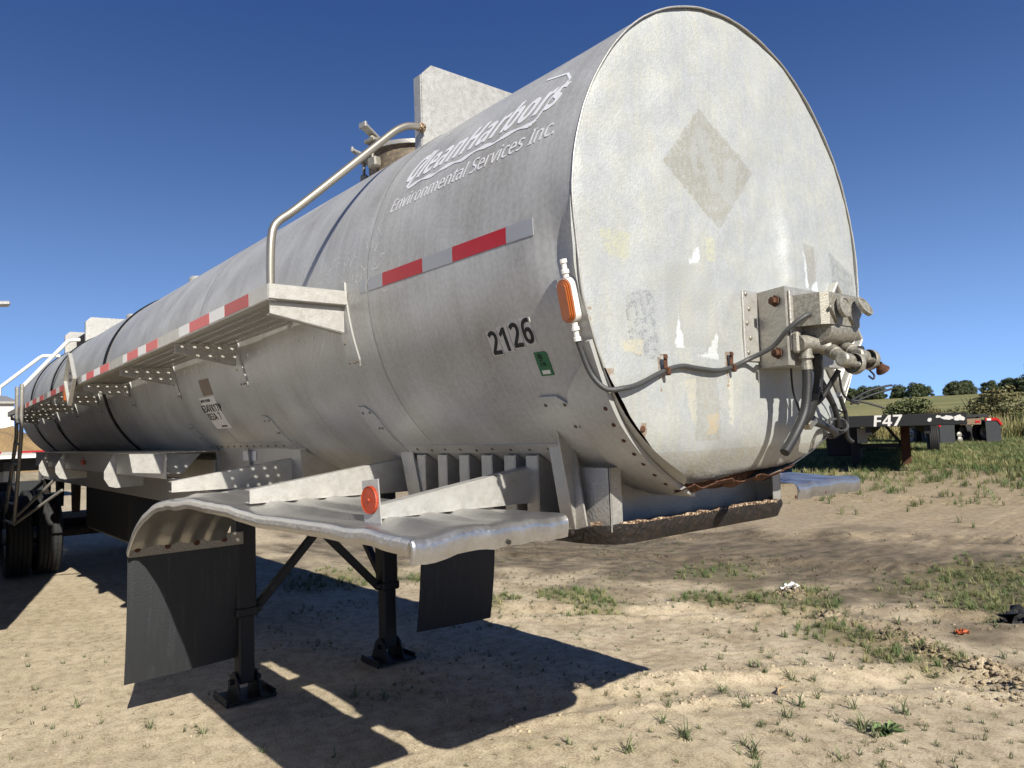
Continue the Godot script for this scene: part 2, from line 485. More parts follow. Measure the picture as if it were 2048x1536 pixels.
# outline in x's xy plane, extruded by depth along its z (centred)
func prism(st: SurfaceTool, x: Transform3D, poly: Array, depth: float) -> void:
	st.set_smooth_group(-1)
	var pp := PackedVector2Array(poly)
	var idx := Geometry2D.triangulate_polygon(pp)
	var z := depth * 0.5
	for i in range(0, idx.size(), 3):
		var a := pp[idx[i]]
		var b := pp[idx[i + 1]]
		var c := pp[idx[i + 2]]
		t3(st, x * Vector3(a.x, a.y, z), x * Vector3(c.x, c.y, z), x * Vector3(b.x, b.y, z))
		t3(st, x * Vector3(a.x, a.y, -z), x * Vector3(b.x, b.y, -z), x * Vector3(c.x, c.y, -z))
	for i in pp.size():
		var a := pp[i]
		var b := pp[(i + 1) % pp.size()]
		q4(st, x * Vector3(a.x, a.y, z), x * Vector3(a.x, a.y, -z), x * Vector3(b.x, b.y, -z), x * Vector3(b.x, b.y, z))

# a sheet of metal: f(u, v) gives points; thick along its normal; smooth
func sheet(st: SurfaceTool, f: Callable, nu: int, nv: int, thick: float) -> void:
	var p := []
	var q := []
	for i in nu + 1:
		var row := []
		for j in nv + 1:
			row.append(f.call(i / float(nu), j / float(nv)))
		p.append(row)
	for i in nu + 1:
		var row := []
		for j in nv + 1:
			var du: Vector3 = p[mini(i + 1, nu)][j] - p[maxi(i - 1, 0)][j]
			var dv: Vector3 = p[i][mini(j + 1, nv)] - p[i][maxi(j - 1, 0)]
			row.append(p[i][j] - du.cross(dv).normalized() * thick)
		q.append(row)
	st.set_smooth_group(1)
	for i in nu:
		for j in nv:
			q4(st, p[i][j], p[i][j + 1], p[i + 1][j + 1], p[i + 1][j])
	st.set_smooth_group(2)
	for i in nu:
		for j in nv:
			q4(st, q[i][j], q[i + 1][j], q[i + 1][j + 1], q[i][j + 1])
	st.set_smooth_group(-1)
	for i in nu:
		q4(st, p[i][0], p[i + 1][0], q[i + 1][0], q[i][0])
		q4(st, p[i][nv], q[i][nv], q[i + 1][nv], p[i + 1][nv])
	for j in nv:
		q4(st, p[0][j], q[0][j], q[0][j + 1], p[0][j + 1])
		q4(st, p[nu][j], p[nu][j + 1], q[nu][j + 1], q[nu][j])

var bolt_mesh: Mesh
# one bolt or rivet head as a part of its own
func rivet(called: String, at: Vector3, out: Vector3, r: float, m: Material, parent: Node) -> void:
	if bolt_mesh == null:
		var st := mb()
		bolt(st, Vector3.ZERO, Vector3.UP, 1.0)
		bolt_mesh = commit(st)
	var o := inst(called, bolt_mesh, m, parent)
	o.transform = dirx(at, out) * Transform3D(Basis.from_scale(Vector3.ONE * r), Vector3.ZERO)

func bolt(st: SurfaceTool, at: Vector3, out: Vector3, r: float, h := -1.0) -> void:
	var hh := r * 0.7 if h < 0 else h
	lathe(st, dirx(at, out), [[r, 0.0], [r, hh * 0.6], [r * 0.7, hh], [0.0001, hh]], 8)

# a point on the tank's left side: s along z, angle above the horizontal in degrees, off the skin
func cyl(s: float, deg: float, off := 0.0) -> Vector3:
	var a := deg_to_rad(deg)
	var r := off + (skin_radius(a, s) if s > -4.5 else R)
	return Vector3(-r * cos(a), YC + r * sin(a), s)

# a plate that hugs the skin: rows of [angle, z0, z1] from top to bottom
func skin_plate(st: SurfaceTool, rows: Array, base := 0.0, thick := 0.004, ns := 6) -> void:
	var top := []
	var low := []
	for r in rows:
		var a := []
		var b := []
		for i in ns + 1:
			var s := lerpf(r[1], r[2], i / float(ns))
			a.append([cyl(s, r[0], base + thick), Vector2(s / 3.0 + base * 40.0, deg_to_rad(r[0]) * R / 3.0)])
			b.append(cyl(s, r[0], base - 0.012))
		top.append(a)
		low.append(b)
	st.set_smooth_group(1)
	for i in rows.size() - 1:
		for j in ns:
			for e in [top[i][j], top[i][j + 1], top[i + 1][j + 1], top[i][j], top[i + 1][j + 1], top[i + 1][j]]:
				st.set_uv(e[1])
				st.add_vertex(e[0])
	for k in top.size():
		top[k] = top[k].map(func(e): return e[0])
	st.set_smooth_group(-1)
	var n := rows.size() - 1
	for i in n:
		q4(st, top[i][0], top[i + 1][0], low[i + 1][0], low[i][0])
		q4(st, top[i][ns], low[i][ns], low[i + 1][ns], top[i + 1][ns])
	for j in ns:
		q4(st, top[0][j], low[0][j], low[0][j + 1], top[0][j + 1])
		q4(st, top[n][j], top[n][j + 1], low[n][j + 1], low[n][j])

func rows_between(d0: float, d1: float, z0: float, z1: float, step := 2.0) -> Array:
	var n := maxi(1, int(ceil(absf(d1 - d0) / step)))
	var out := []
	for i in n + 1:
		out.append([lerpf(d0, d1, i / float(n)), z0, z1])
	return out

# flat lettering: text outlines as a mesh, each vertex moved by f(x, y, depth side)
func text_mesh(text: String, size: float, f: Callable, bold := true, serif := false) -> ArrayMesh:
	var tm := TextMesh.new()
	var font := SystemFont.new()
	font.font_names = PackedStringArray(["Droid Serif" if serif else "Droid Sans"])
	font.font_weight = 700 if bold else 400
	tm.font = font
	tm.text = text
	tm.font_size = 64
	tm.pixel_size = size / 47.0
	tm.depth = 0.002
	tm.curve_step = 2.0
	var out := ArrayMesh.new()
	for s in tm.get_surface_count():
		var arr := tm.surface_get_arrays(s)
		var v: PackedVector3Array = arr[Mesh.ARRAY_VERTEX]
		var ids: PackedInt32Array = arr[Mesh.ARRAY_INDEX]
		var todo := []
		for i in range(0, ids.size(), 3):
			todo.append([v[ids[i]], v[ids[i + 1]], v[ids[i + 2]]])
		var st := mb()
		st.set_smooth_group(-1)
		while todo:
			var t: Array = todo.pop_back()
			var e := [t[0].distance_to(t[1]), t[1].distance_to(t[2]), t[2].distance_to(t[0])]
			var k: int = e.find(e.max())
			if e[k] > size * 0.3:  # split long faces so that they follow a curved skin
				var m: Vector3 = (t[k] + t[(k + 1) % 3]) * 0.5
				todo.append([t[k], m, t[(k + 2) % 3]])
				todo.append([m, t[(k + 1) % 3], t[(k + 2) % 3]])
				continue
			t3(st, f.call(t[0]), f.call(t[1]), f.call(t[2]))
		st.generate_normals()
		out = st.commit(out)
	return out

# thin strip of paint on the skin between points of (z, angle)
func skin_stroke(st: SurfaceTool, pts: Array, w: float, off := 0.0012) -> void:
	st.set_smooth_group(-1)
	for i in pts.size() - 1:
		var a: Vector2 = pts[i]
		var b: Vector2 = pts[i + 1]
		var d := Vector2(b.x - a.x, deg_to_rad(b.y - a.y) * R).normalized()
		var nx := Vector2(-d.y, d.x) * w * 0.5
		var na := rad_to_deg(nx.y / R)
		q4(st, cyl(a.x + nx.x, a.y + na, off), cyl(b.x + nx.x, b.y + na, off), cyl(b.x - nx.x, b.y - na, off), cyl(a.x - nx.x, a.y - na, off))

# ---------------------------------------------------------------- the ground
func sstep(a: float, b: float, x: float) -> float:
	return smoothstep(a, b, x)

# broad shape of the land: level lot, a gentle rise to the right, a hill far behind it
func land(x: float, z: float) -> float:
	var h := 0.5 * sstep(4.5, 17.0, x)
	var far := maxf(0.0, x - 45.0)
	h += far * 0.0349 * sstep(0.0, 60.0, far) - maxf(0.0, x - 300.0) * 0.03
	h += sstep(60.0, 260.0, -z) * sstep(120.0, 0.0, x) * 1.2
	return h

# tyre ruts crossing the lot: polylines in x, z
var ruts := [
	[Vector2(3.1, -7.5), Vector2(4.6, -5.2), Vector2(5.7, -3.0), Vector2(6.6, -0.6), Vector2(7.2, 1.5)],
	[Vector2(4.5, -8.5), Vector2(6.3, -5.6), Vector2(7.6, -3.0), Vector2(8.6, -0.3), Vector2(9.2, 2.0)],
	[Vector2(1.5, -4.5), Vector2(2.9, -2.9), Vector2(3.9, -1.7), Vector2(4.7, -0.3), Vector2(5.2, 1.0)],
	[Vector2(0.2, -2.2), Vector2(1.5, -1.6), Vector2(2.6, -0.7), Vector2(3.3, 0.3)],
	[Vector2(9.0, -9.0), Vector2(10.5, -5.5), Vector2(11.2, -2.5), Vector2(11.4, 0.5)]]

func rut_at(p: Vector2, line: Array) -> float:
	var best := 100.0
	for i in line.size() - 1:
		var q := Geometry2D.get_closest_point_to_segment(p, line[i], line[i + 1])
		best = minf(best, p.distance_to(q))
	return best

func height(x: float, z: float) -> float:
	var h := land(x, z)
	var near := sstep(40.0, 8.0, Vector2(x, z + 2).length())
	if near > 0.0:
		h += near * (hn.get_noise_2d(x * 0.5, z * 0.5) * 0.022 * sstep(1.2, 3.5, x) + hn.get_noise_2d(x * 2.2 + 40, z * 2.2) * 0.009 + hn2.get_noise_2d(x * 9.0, z * 9.0) * 0.0045)
		if x > -0.5 and x < 13.0 and z < 3.0 and z > -10.0:
			var p := Vector2(x + hn.get_noise_2d(x * 1.5, z * 1.5) * 0.15, z)
			for k in ruts.size():
				var d := rut_at(p, ruts[k])
				if d < 0.6:
					var lug := 0.5 + 0.5 * sin((x * 0.5 + z) * 40.0 + hn2.get_noise_2d(x * 3, z * 3) * 3.0)
					h -= exp(-d * d / 0.018) * (0.026 + 0.008 * lug)
					h += exp(-(d - 0.24) * (d - 0.24) / 0.006) * 0.024 * (0.6 + 0.8 * absf(hn2.get_noise_2d(x * 14.0, z * 14.0)))
		# a heap of turned clods
		for c in heaps:
			var e: float = Vector2(x - c.x, z - c.y).length_squared() / (c.z * c.z)
			if e < 6.0:
				h += exp(-e) * 0.07 * (0.7 + hn2.get_noise_2d(x * 12.0, z * 12.0) * 0.9)
	return h

var heaps := [Vector3(3.45, -1.06, 0.16), Vector3(3.25, -0.75, 0.13), Vector3(3.1, -0.42, 0.14), Vector3(2.95, -0.15, 0.15), Vector3(3.75, -1.75, 0.13), Vector3(4.3, -2.4, 0.1), Vector3(2.9, 0.1, 0.2)]
var green_spots := [Vector3(3.6, -2.75, 0.38), Vector3(5.5, -1.35, 0.85), Vector3(5.0, -0.75, 0.5), Vector3(2.7, -3.35, 0.4), Vector3(3.3, -1.35, 0.35), Vector3(4.1, -2.2, 0.45), Vector3(2.1, -4.4, 0.35), Vector3(2.9, -3.9, 0.35), Vector3(3.0, -0.7, 0.35), Vector3(4.7, -3.5, 0.5), Vector3(6.5, -1.2, 0.7), Vector3(2.5, -5.6, 0.5), Vector3(1.7, -6.6, 0.7)]

# how grown over a spot is, 0 bare to 1 thick grass
func grown(x: float, z: float) -> float:
	var n := hn.get_noise_2d(x * 0.55 + 90, z * 0.55) * 0.5 + hn.get_noise_2d(x * 2.3, z * 2.3 + 50) * 0.5
	var g := sstep(9.5, 19.0, x + n * 5.0) * (0.45 + 0.55 * sstep(-0.3, 0.2, n))
	g = maxf(g, sstep(20.0, 40.0, absf(z)) * 0.7 * sstep(-0.25, 0.15, n))
	for s in green_spots:
		var d: float = Vector2(x - s.x, z - s.y).length() / s.z + n * 0.8
		g = maxf(g, 0.8 * sstep(1.25, 0.4, d))
	return g

func damp(x: float, z: float) -> float:
	var n := hn.get_noise_2d(x * 0.9, z * 0.9 + 20)
	var d := rut_at(Vector2(x, z), [Vector2(3.4, -8.5), Vector2(4.9, -5.4), Vector2(6.1, -3.2), Vector2(6.3, -1.6), Vector2(5.9, 0.0)])
	return sstep(2.4, 0.9, d + n * 1.3) * 0.95

func ground_color(x: float, z: float) -> Color:
	var n1 := hn.get_noise_2d(x * 1.1, z * 1.1)
	var n2 := hn2.get_noise_2d(x * 4.0, z * 4.0)
	var sand := Color(0.63, 0.53, 0.365).lerp(Color(0.53, 0.44, 0.295), clampf(0.5 + n1 * 1.1, 0, 1))
	sand = sand.lerp(Color(0.66, 0.54, 0.39), clampf(n2 * 1.2, 0, 0.6))
	var c := sand
	# trodden brown soil on the right half
	c = c.lerp(Color(0.33, 0.25, 0.155), sstep(2.0, 5.0, x + n1 * 2.0) * 0.6)
	c = c.lerp(Color(0.46, 0.36, 0.215), sstep(8.0, 12.0, x + n1 * 2.0) * 0.6)
	c = c.lerp(Color(0.105, 0.08, 0.05), damp(x, z) * (0.8 + n2 * 0.4))
	var g := grown(x, z)
	c = c.lerp(Color(0.125, 0.125, 0.045).lerp(Color(0.26, 0.22, 0.10), clampf(0.5 + n1 + n2 * 0.5, 0, 1)), g * 0.75)
	var far := sstep(45.0, 70.0, x)
	c = c.lerp(Color(0.20, 0.215, 0.065).lerp(Color(0.30, 0.275, 0.10), clampf(0.5 + hn.get_noise_2d(x * 0.02, z * 0.05) * 1.6, 0, 1)), far)
	return c

func spaced(n: int, centre: float, fine: float, reach: float) -> PackedFloat32Array:
	# coordinates dense round the centre and wider apart towards ±reach
	var out := PackedFloat32Array()
	var k := 1.0
	var lo := 0.01
	var hi := 20.0
	for i in 60:
		k = (lo + hi) * 0.5
		if fine * n * 0.5 * sinh(k) / k > reach:
			hi = k
		else:
			lo = k
	for i in n + 1:
		var t := (i / float(n)) * 2.0 - 1.0
		out.append(centre + fine * n * 0.5 * sinh(k * t) / k)
	return out

func build_ground() -> void:
	hn.seed = 7
	hn.noise_type = FastNoiseLite.TYPE_SIMPLEX
	hn.frequency = 1.0
	hn.fractal_octaves = 3
	hn2.seed = 19
	hn2.noise_type = FastNoiseLite.TYPE_SIMPLEX
	hn2.frequency = 1.0
	hn2.fractal_octaves = 2
	var n := 460
	var xs := spaced(n, 2.2, 0.022, 1400.0)
	var zs := spaced(n, -1.9, 0.022, 1400.0)
	var v := PackedVector3Array()
	var c := PackedColorArray()
	var idx := PackedInt32Array()
	v.resize((n + 1) * (n + 1))
	c.resize((n + 1) * (n + 1))
	for j in n + 1:
		for i in n + 1:
			v[j * (n + 1) + i] = Vector3(xs[i], height(xs[i], zs[j]), zs[j])
			c[j * (n + 1) + i] = ground_color(xs[i], zs[j])
	for j in n:
		for i in n:
			var a := j * (n + 1) + i
			idx.append_array([a, a + 1, a + n + 2, a, a + n + 2, a + n + 1])
	var arr := []
	arr.resize(Mesh.ARRAY_MAX)
	arr[Mesh.ARRAY_VERTEX] = v
	arr[Mesh.ARRAY_COLOR] = c
	arr[Mesh.ARRAY_INDEX] = idx
	var nr := PackedVector3Array()
	nr.resize(v.size())
	for j in n + 1:
		for i in n + 1:
			var dx := v[j * (n + 1) + mini(i + 1, n)] - v[j * (n + 1) + maxi(i - 1, 0)]
			var dz := v[mini(j + 1, n) * (n + 1) + i] - v[maxi(j - 1, 0) * (n + 1) + i]
			nr[j * (n + 1) + i] = dz.cross(dx).normalized()
	arr[Mesh.ARRAY_NORMAL] = nr
	var mesh := ArrayMesh.new()
	mesh.add_surface_from_arrays(Mesh.PRIMITIVE_TRIANGLES, arr)
	kind(inst("ground", mesh, M.soil), "structure")

# ---------------------------------------------------------------- the tank trailer
func skin_radius(th: float, z: float) -> float:
	# panels are a little wavy; a dent near the front rim, the jacket sprung open low on the left front
	var r := R + hn.get_noise_3d(cos(th) * 1.6, sin(th) * 1.6, z * 1.1) * 0.0022 + hn.get_noise_3d(cos(th) * 5.0, sin(th) * 5.0, z * 2.4) * 0.0006
	var d := rad_to_deg(th)
	r -= 0.028 * exp(-pow((d + 5.0) / 8.0, 2.0) - pow((z + 0.06) / 0.07, 2.0))
	r += 0.016 * exp(-pow((d + 42.0) / 14.0, 2.0)) * sstep(-0.35, 0.0, z)
	return r

# where the jacket ends at the front: crushed back along the bottom
func front_z(th: float) -> float:
	var y := YC + R * sin(th)
	var x := -R * cos(th)
	return -0.105 * pow(sstep(1.66, 1.40, y), 1.8) * (1.0 if x > 0 else sstep(-0.40, -0.25, x))

func shell_course(z0: float, z1: float, nz: int, na: int, off: float, parent: Node, mname: String) -> MeshInstance3D:
	var st := mb()
	var grid := []
	var gap := deg_to_rad(15.0) if z0 > -0.1 else 0.0
	for i in nz + 1:
		var z := lerpf(z0, z1, i / float(nz))
		var row := []
		for k in na + 1:
			var th := lerpf(-PI * 0.5 + gap, PI * 1.5 - gap, k / float(na))
			if z0 > -0.1:
				z = lerpf(front_z(th), z1, i / float(nz))
			var r := skin_radius(th, z) + off
			row.append([Vector3(-r * cos(th), YC + r * sin(th), z), Vector2(z / 3.0 + off * 90.0, th * R / 3.0)])
		grid.append(row)
	st.set_smooth_group(1)
	for i in nz:
		for k in na:
			for e in [grid[i][k], grid[i][k + 1], grid[i + 1][k + 1], grid[i][k], grid[i + 1][k + 1], grid[i + 1][k]]:
				st.set_uv(e[1])
				st.add_vertex(e[0])
	return part(mname, st, M.shell, parent)

func build_tank_trailer() -> void:
	var t := thing("tank_trailer", "long weathered aluminium tank trailer numbered 2126 standing on its landing legs", "trailer")
	build_shell(t)
	build_head(t)
	build_skin_details(t)
	build_catwalk(t)
	build_top(t)
	for s in [-1.0, 1.0]:
		build_fender(t, s)
	build_coupler(t)
	build_landing(t)
	build_nose_box(t)
	build_rear(t)

func build_shell(t: Node3D) -> void:
	var cuts := [0.0, -1.14, -2.23, -3.30, -4.55, -6.05, -7.55, -9.05, -10.45, -11.95]
	for i in cuts.size() - 1:
		var len: float = cuts[i] - cuts[i + 1]
		var nz := int(len / (0.05 if i < 2 else 0.10 if i < 4 else 0.2))
		shell_course(cuts[i], cuts[i + 1] - 0.001, nz, 144 if i < 3 else 96, 0.0 if i % 2 == 0 else 0.0012, t, "shell_panel")
	# hoop bands over some joints near the rear
	for z in [-5.95, -8.9, -10.6]:
		var st := mb()
		st.set_smooth_group(1)
		for k in 96:
			var a := TAU * k / 96
			var b := TAU * (k + 1) / 96
			var f := func(th, r, zz): return Vector3(-r * cos(th), YC + r * sin(th), zz)
			q4(st, f.call(a, R + 0.012, z), f.call(b, R + 0.012, z), f.call(b, R + 0.012, z - 0.07), f.call(a, R + 0.012, z - 0.07))
			for zz in [z, z - 0.07]:
				q4(st, f.call(a, R + 0.012, zz), f.call(b, R + 0.012, zz), f.call(b, R - 0.01, zz), f.call(a, R - 0.01, zz))
		part("hoop_band", st, M.black, t)
	# rear head
	var st2 := mb()
	lathe(st2, Transform3D(Basis(Vector3.RIGHT, -PI / 2), Vector3(0, YC, -11.95)), [[R, 0.0], [R * 0.94, 0.07], [R * 0.8, 0.12], [R * 0.5, 0.17], [0.001, 0.19]], 48)
	part("rear_head", st2, M.alu, t)

func build_head(t: Node3D) -> void:
	# flat front head with a crease and a crushed lower edge
	var st := mb()
	var na := 120
	var nr := 36
	var pts := []
	for j in nr + 1:
		var row := []
		for i in na + 1:
			var th := TAU * i / na
			var rr := (R - 0.002) * j / float(nr)
			var x := cos(th) * rr
			var y := YC + sin(th) * rr
			var floor_y := 1.452 + 0.012 * sin(x * 9.0) + 0.05 * sstep(0.15, 0.6, x)
			var z := 0.016 * (1.0 - pow(rr / R, 2.0)) - 0.004
			z += hn.get_noise_2d(x * 2.4 + 7, y * 2.4) * 0.006 + hn.get_noise_2d(x * 7.0, y * 7.0) * 0.0016
			z += 0.022 * maxf(0.0, 1.0 - absf(x - 0.245) / (0.05 if x < 0.245 else 0.22)) * sstep(2.48, 2.25, y) * sstep(1.7, 2.05, y)
			z -= 0.10 * pow(sstep(1.66, 1.40, y), 1.8)
			z += 0.02 * exp(-pow((x + 0.30) / 0.08, 2.0) - pow((y - 1.52) / 0.05, 2.0))
			if j == nr:
				z -= 0.003
			if y < floor_y:
				var under := floor_y - y
				y = floor_y - under * 0.12
				z -= under * 0.9
			row.append(Vector3(x, y, z))
		pts.append(row)
	st.set_smooth_group(1)
	for j in nr:
		for i in na:
			for e in [pts[j][i], pts[j][i + 1], pts[j + 1][i + 1], pts[j][i], pts[j + 1][i + 1], pts[j + 1][i]]:
				st.set_uv(Vector2((e.x + 0.85) / 1.7, (YC + 0.85 - e.y) / 1.7))
				st.add_vertex(e)
	var head := part("front_head", st, M.head, t)
	# rolled rim of the jacket round the head
	st = mb()
	var ring := []
	for i in 145:
		var th := lerpf(deg_to_rad(-30), deg_to_rad(246), i / 144.0)
		var r := skin_radius(th, 0.0)
		ring.append(Vector3(-r * cos(th), YC + r * sin(th), front_z(th) + 0.0015 + hn2.get_noise_1d(i * 0.3) * 0.0012))
	tube(st, ring, 0.0032, 6)
	part("rim", st, M.alu_clean, t)
	# rusty inner end plate seen through the gap under the crushed edge
	st = mb()
	prism(st, Transform3D(Basis(), Vector3(0, 0, -0.17)), range(48).map(func(i): return Vector2(cos(TAU * i / 48.0) * 0.815, YC + sin(TAU * i / 48.0) * 0.815)), 0.01)
	part("inner_plate", st, M.rust, t)
	# torn flange hanging below the head
	st = mb()
	sheet(st, func(u, v):
		var x := lerpf(-0.30, 0.34, u)
		var y: float = 1.436 + hn2.get_noise_1d(u * 5.0) * 0.012 + 0.03 * u * u
		return Vector3(x, y - v * 0.022, -0.055 - v * 0.05 + hn2.get_noise_2d(u * 9.0, v) * 0.012), 48, 3, 0.003)
	part("torn_flange", st, M.rust, t)
	# bolts that hold the head
	rivet("bolt", Vector3(-0.562, 1.625, -0.012), Vector3.BACK, 0.011, M.rust, head)

func build_skin_details(t: Node3D) -> void:
	# lower front skirt: flat panel with a riveted edge above the coupler
	var st := mb()
	skin_plate(st, rows_between(-49.6, -53.2, -1.44, -0.335, 1.2), 0.002, 0.002, 16)
	var skirt := part("skirt_panel", st, M.shell, t)
	for i in 11:
		rivet("rivet", cyl(-1.40 + i * 0.104, -51.6 + sin(i * 2.3) * 0.3, 0.003), cyl(0, -51.6) - Vector3(0, YC, 0), 0.0065, M.stained, skirt)
	# wear pads with rounded corner: [z left, z right, top angle, bottom angle, slant of the right edge]
	for p in [[-0.335, -0.19, -35.2, -76.0, 0.10], [-1.50, -1.385, -33.4, -71.0, 0.0], [-2.62, -2.50, -33.3, -60.0, 0.0], [-3.98, -3.87, -34.0, -60.0, 0.0]]:
		st = mb()
		var rows := []
		for i in 24:
			var f := i / 23.0
			var d := lerpf(p[2], p[3], f)
			var cut := 0.05 * pow(maxf(0.0, 1.0 - f * 9.0), 2.0)
			rows.append([d, p[0] + cut * 0.3 - p[4] * f * f * 2.0, p[1] - cut - p[4] * f * f])
		skin_plate(st, rows, 0.004, 0.004, 4)
		var pad := part("wear_pad", st, M.shell, t)
		for q in [[p[0] + 0.025, p[2] - 2.2], [p[1] - 0.03, p[2] - 2.2], [p[1] - 0.02, p[2] - 8.2], [p[1] - 0.045, p[2] - 8.2]]:
			rivet("rivet", cyl(q[0], q[1], 0.007), cyl(0, q[1]) - Vector3(0, YC, 0), 0.0065, M.stained, pad)
	# strip that closes the jacket below the front rim
	st = mb()
	var rows2 := []
	for i in 30:
		var f := i / 29.0
		rows2.append([lerpf(-24.0, -76.0, f), lerpf(-0.02, -0.185, sstep(0.0, 0.25, f)) - 0.10 * f * f, -0.003 - 0.098 * pow(f, 1.6)])
	skin_plate(st, rows2, 0.014, 0.004, 5)
	var strip := part("jacket_strip", st, M.shell, t)
	for d in [-38, -42, -46.5, -51, -55, -60, -65, -70]:
		rivet("bolt", cyl(-0.03 - 0.098 * pow((d + 24.0) / -52.0, 1.6), d, 0.017), cyl(0, d) - Vector3(0, YC, 0), 0.007, M.rust, strip)
	# conspicuity tape on the side: silver and red pieces
	for p in [[-0.158, -0.28, 0], [-0.28, -0.562, 1], [-0.562, -0.745, 0], [-0.745, -1.023, 1], [-1.023, -1.13, 0], [-1.15, -1.20, 0]]:
		st = mb()
		var zz := minf(p[0], p[1])
		skin_plate(st, [[2.0, zz + 0.001, maxf(p[0], p[1]) - 0.001], [0.4, zz + 0.001, maxf(p[0], p[1]) - 0.001], [-1.5, zz + 0.001, maxf(p[0], p[1]) - 0.001]], 0.0008, 0.001, 4)
		part("reflective_tape", st, M.tape_red if p[2] else M.tape_silver, t, "red piece of reflective tape" if p[2] else "silver piece of reflective tape")
	# peeling company lettering and its wave
	var f1 := func(v: Vector3): return cyl(-0.555 + v.x * 0.83 + v.y * 0.42, 31.4 + rad_to_deg(v.y / R), 0.0014 + v.z * 0.2)
	inst("lettering", text_mesh("CleanHarbors", 0.118, f1), M.logo, t, "peeling white lettering reading CleanHarbors")
	var f2 := func(v: Vector3): return cyl(-0.565 + v.x * 1.0 + v.y * 0.22, 20.9 + rad_to_deg(v.y / R), 0.0014 + v.z * 0.2)
	inst("lettering", text_mesh("Environmental Services Inc.", 0.056, f2, false), M.logo, t, "small white lettering reading Environmental Services Inc.")
	st = mb()
	var wave := []
	for i in 60:
		var f := i / 59.0
		wave.append(Vector2(lerpf(-0.955, -0.16, f), 25.4 + 0.75 * absf(sin(f * 14.0)) - 0.4 + 3.4 * sstep(0.92, 1.0, f) * 2.0))
	for i in 59:
		skin_stroke(st, [wave[i], wave[i + 1]], 0.014 + 0.006 * sin(i * 0.75), 0.0016)
	skin_stroke(st, [Vector2(-0.965, 25.6), Vector2(-0.93, 31.0), Vector2(-0.88, 36.5)], 0.02, 0.0016)
	skin_stroke(st, [Vector2(-0.16, 31.0), Vector2(-0.13, 35.0), Vector2(-0.17, 38.5), Vector2(-0.30, 42.0)], 0.010, 0.0016)
	part("lettering_wave", st, M.logo, t)
	# number chips 2126
	for i in 4:
		var z0 := -0.449 + i * 0.0555
		var lift := i * 0.42
		st = mb()
		skin_plate(st, [[-18.7 + lift, z0 - 0.002, z0 + 0.050], [-20.5 + lift, z0 - 0.001, z0 + 0.051], [-22.5 + lift, z0, z0 + 0.052], [-24.4 + lift, z0 + 0.001, z0 + 0.053]], 0.0012, 0.001, 3)
		var chip := part("number_chip", st, M.chip, t)
		var f := func(v: Vector3): return cyl(z0 + 0.0255 + v.x * 0.84 - v.y * 0.02, -21.6 + lift + rad_to_deg(v.y / R), 0.0030 + v.z * 0.3)
		inst("digit", text_mesh("2126"[i], 0.080, f), M.print_black, chip)
	# green inspection tag
	st = mb()
	skin_plate(st, [[-25.0, -0.262, -0.214], [-25.6, -0.262, -0.205], [-28.0, -0.264, -0.206], [-30.4, -0.266, -0.208]], 0.0012, 0.001, 3)
	var tag_ := part("inspection_tag", st, M.green, t, "green tag with a 9 beneath the numbers")
	inst("print", text_mesh("9", 0.024, func(v): return cyl(-0.240 + v.x, -26.3 + rad_to_deg(v.y / R), 0.0030 + v.z * 0.3)), M.print_black, tag_)
	inst("print", text_mesh("2 FL", 0.011, func(v): return cyl(-0.236 + v.x, -27.8 + rad_to_deg(v.y / R), 0.0030 + v.z * 0.3)), M.print_black, tag_)
	st = mb()
	skin_plate(st, [[-29.1, -0.254, -0.218], [-30.0, -0.255, -0.219]], 0.0022, 0.0006, 2)
	part("print", st, M.white, tag_)
	# white paper label and the grubby patch above it
	st = mb()
	skin_plate(st, rows_between(-22.2, -37.8, -3.46, -3.18, 3.0), 0.0012, 0.001, 3)
	var lab := part("paper_label", st, M.white, t, "white shipping label with black characters")
	inst("print", text_mesh("634VK17P", 0.052, func(v): return cyl(-3.315 + v.x * 1.1, -27.5 + rad_to_deg(v.y / R), 0.0030 + v.z * 0.3)), M.print_black, lab)
	inst("print", text_mesh("053A  7", 0.05, func(v): return cyl(-3.345 + v.x, -31.5 + rad_to_deg(v.y / R), 0.0030 + v.z * 0.3)), M.print_black, lab)
	inst("print", text_mesh("MOVE TO YARD", 0.018, func(v): return cyl(-3.36 + v.x, -23.8 + rad_to_deg(v.y / R), 0.0030 + v.z * 0.3)), M.print_black, lab)
	st = mb()
	skin_plate(st, [[-36.2, -3.34, -3.24], [-37.0, -3.34, -3.24]], 0.0022, 0.0006, 2)
	part("print", st, M.print_black, lab)
	st = mb()
	skin_plate(st, rows_between(-14.5, -21.6, -3.36, -3.17, 2.0), 0.0010, 0.0006, 4)
	part("glue_patch", st, M.residue, t, "brown patch of old glue above the label")
	# scratches on the upper side
	st = mb()
	var rr := RandomNumberGenerator.new()
	rr.seed = 5
	for i in 70:
		var c := Vector2(rr.randfn(-1.30, 0.22), rr.randfn(6.0, 4.5))
		var a := rr.randf() * TAU
		var l := rr.randf_range(0.01, 0.07)
		var d := Vector2(cos(a) * l, rad_to_deg(sin(a) * l / R))
		var bend := Vector2(rr.randfn(0, 0.012), rr.randfn(0, 0.8))
		skin_stroke(st, [c, c + d * 0.5 + bend, c + d], rr.randf_range(0.0008, 0.0022), 0.0022)
	kind(part("scratches", st, M.scratch, t), "stuff")
	# oval amber marker lamp on the front edge, its housing and cable
	var lp := cyl(-0.045, -15.9, 0.0)
	var out := (cyl(0, -15.9) - Vector3(0, YC, 0)).normalized()
	var up := (cyl(0, -10.0) - cyl(0, -20.0)).normalized()
	var lx := Transform3D(Basis(Vector3.BACK, up, out), lp)
	var oval := func(w, h): return range(28).map(func(i):
		var a: float = TAU * i / 28.0
		return Vector2(cos(a) * w, sin(a) * w + signf(sin(a)) * (h - w)))
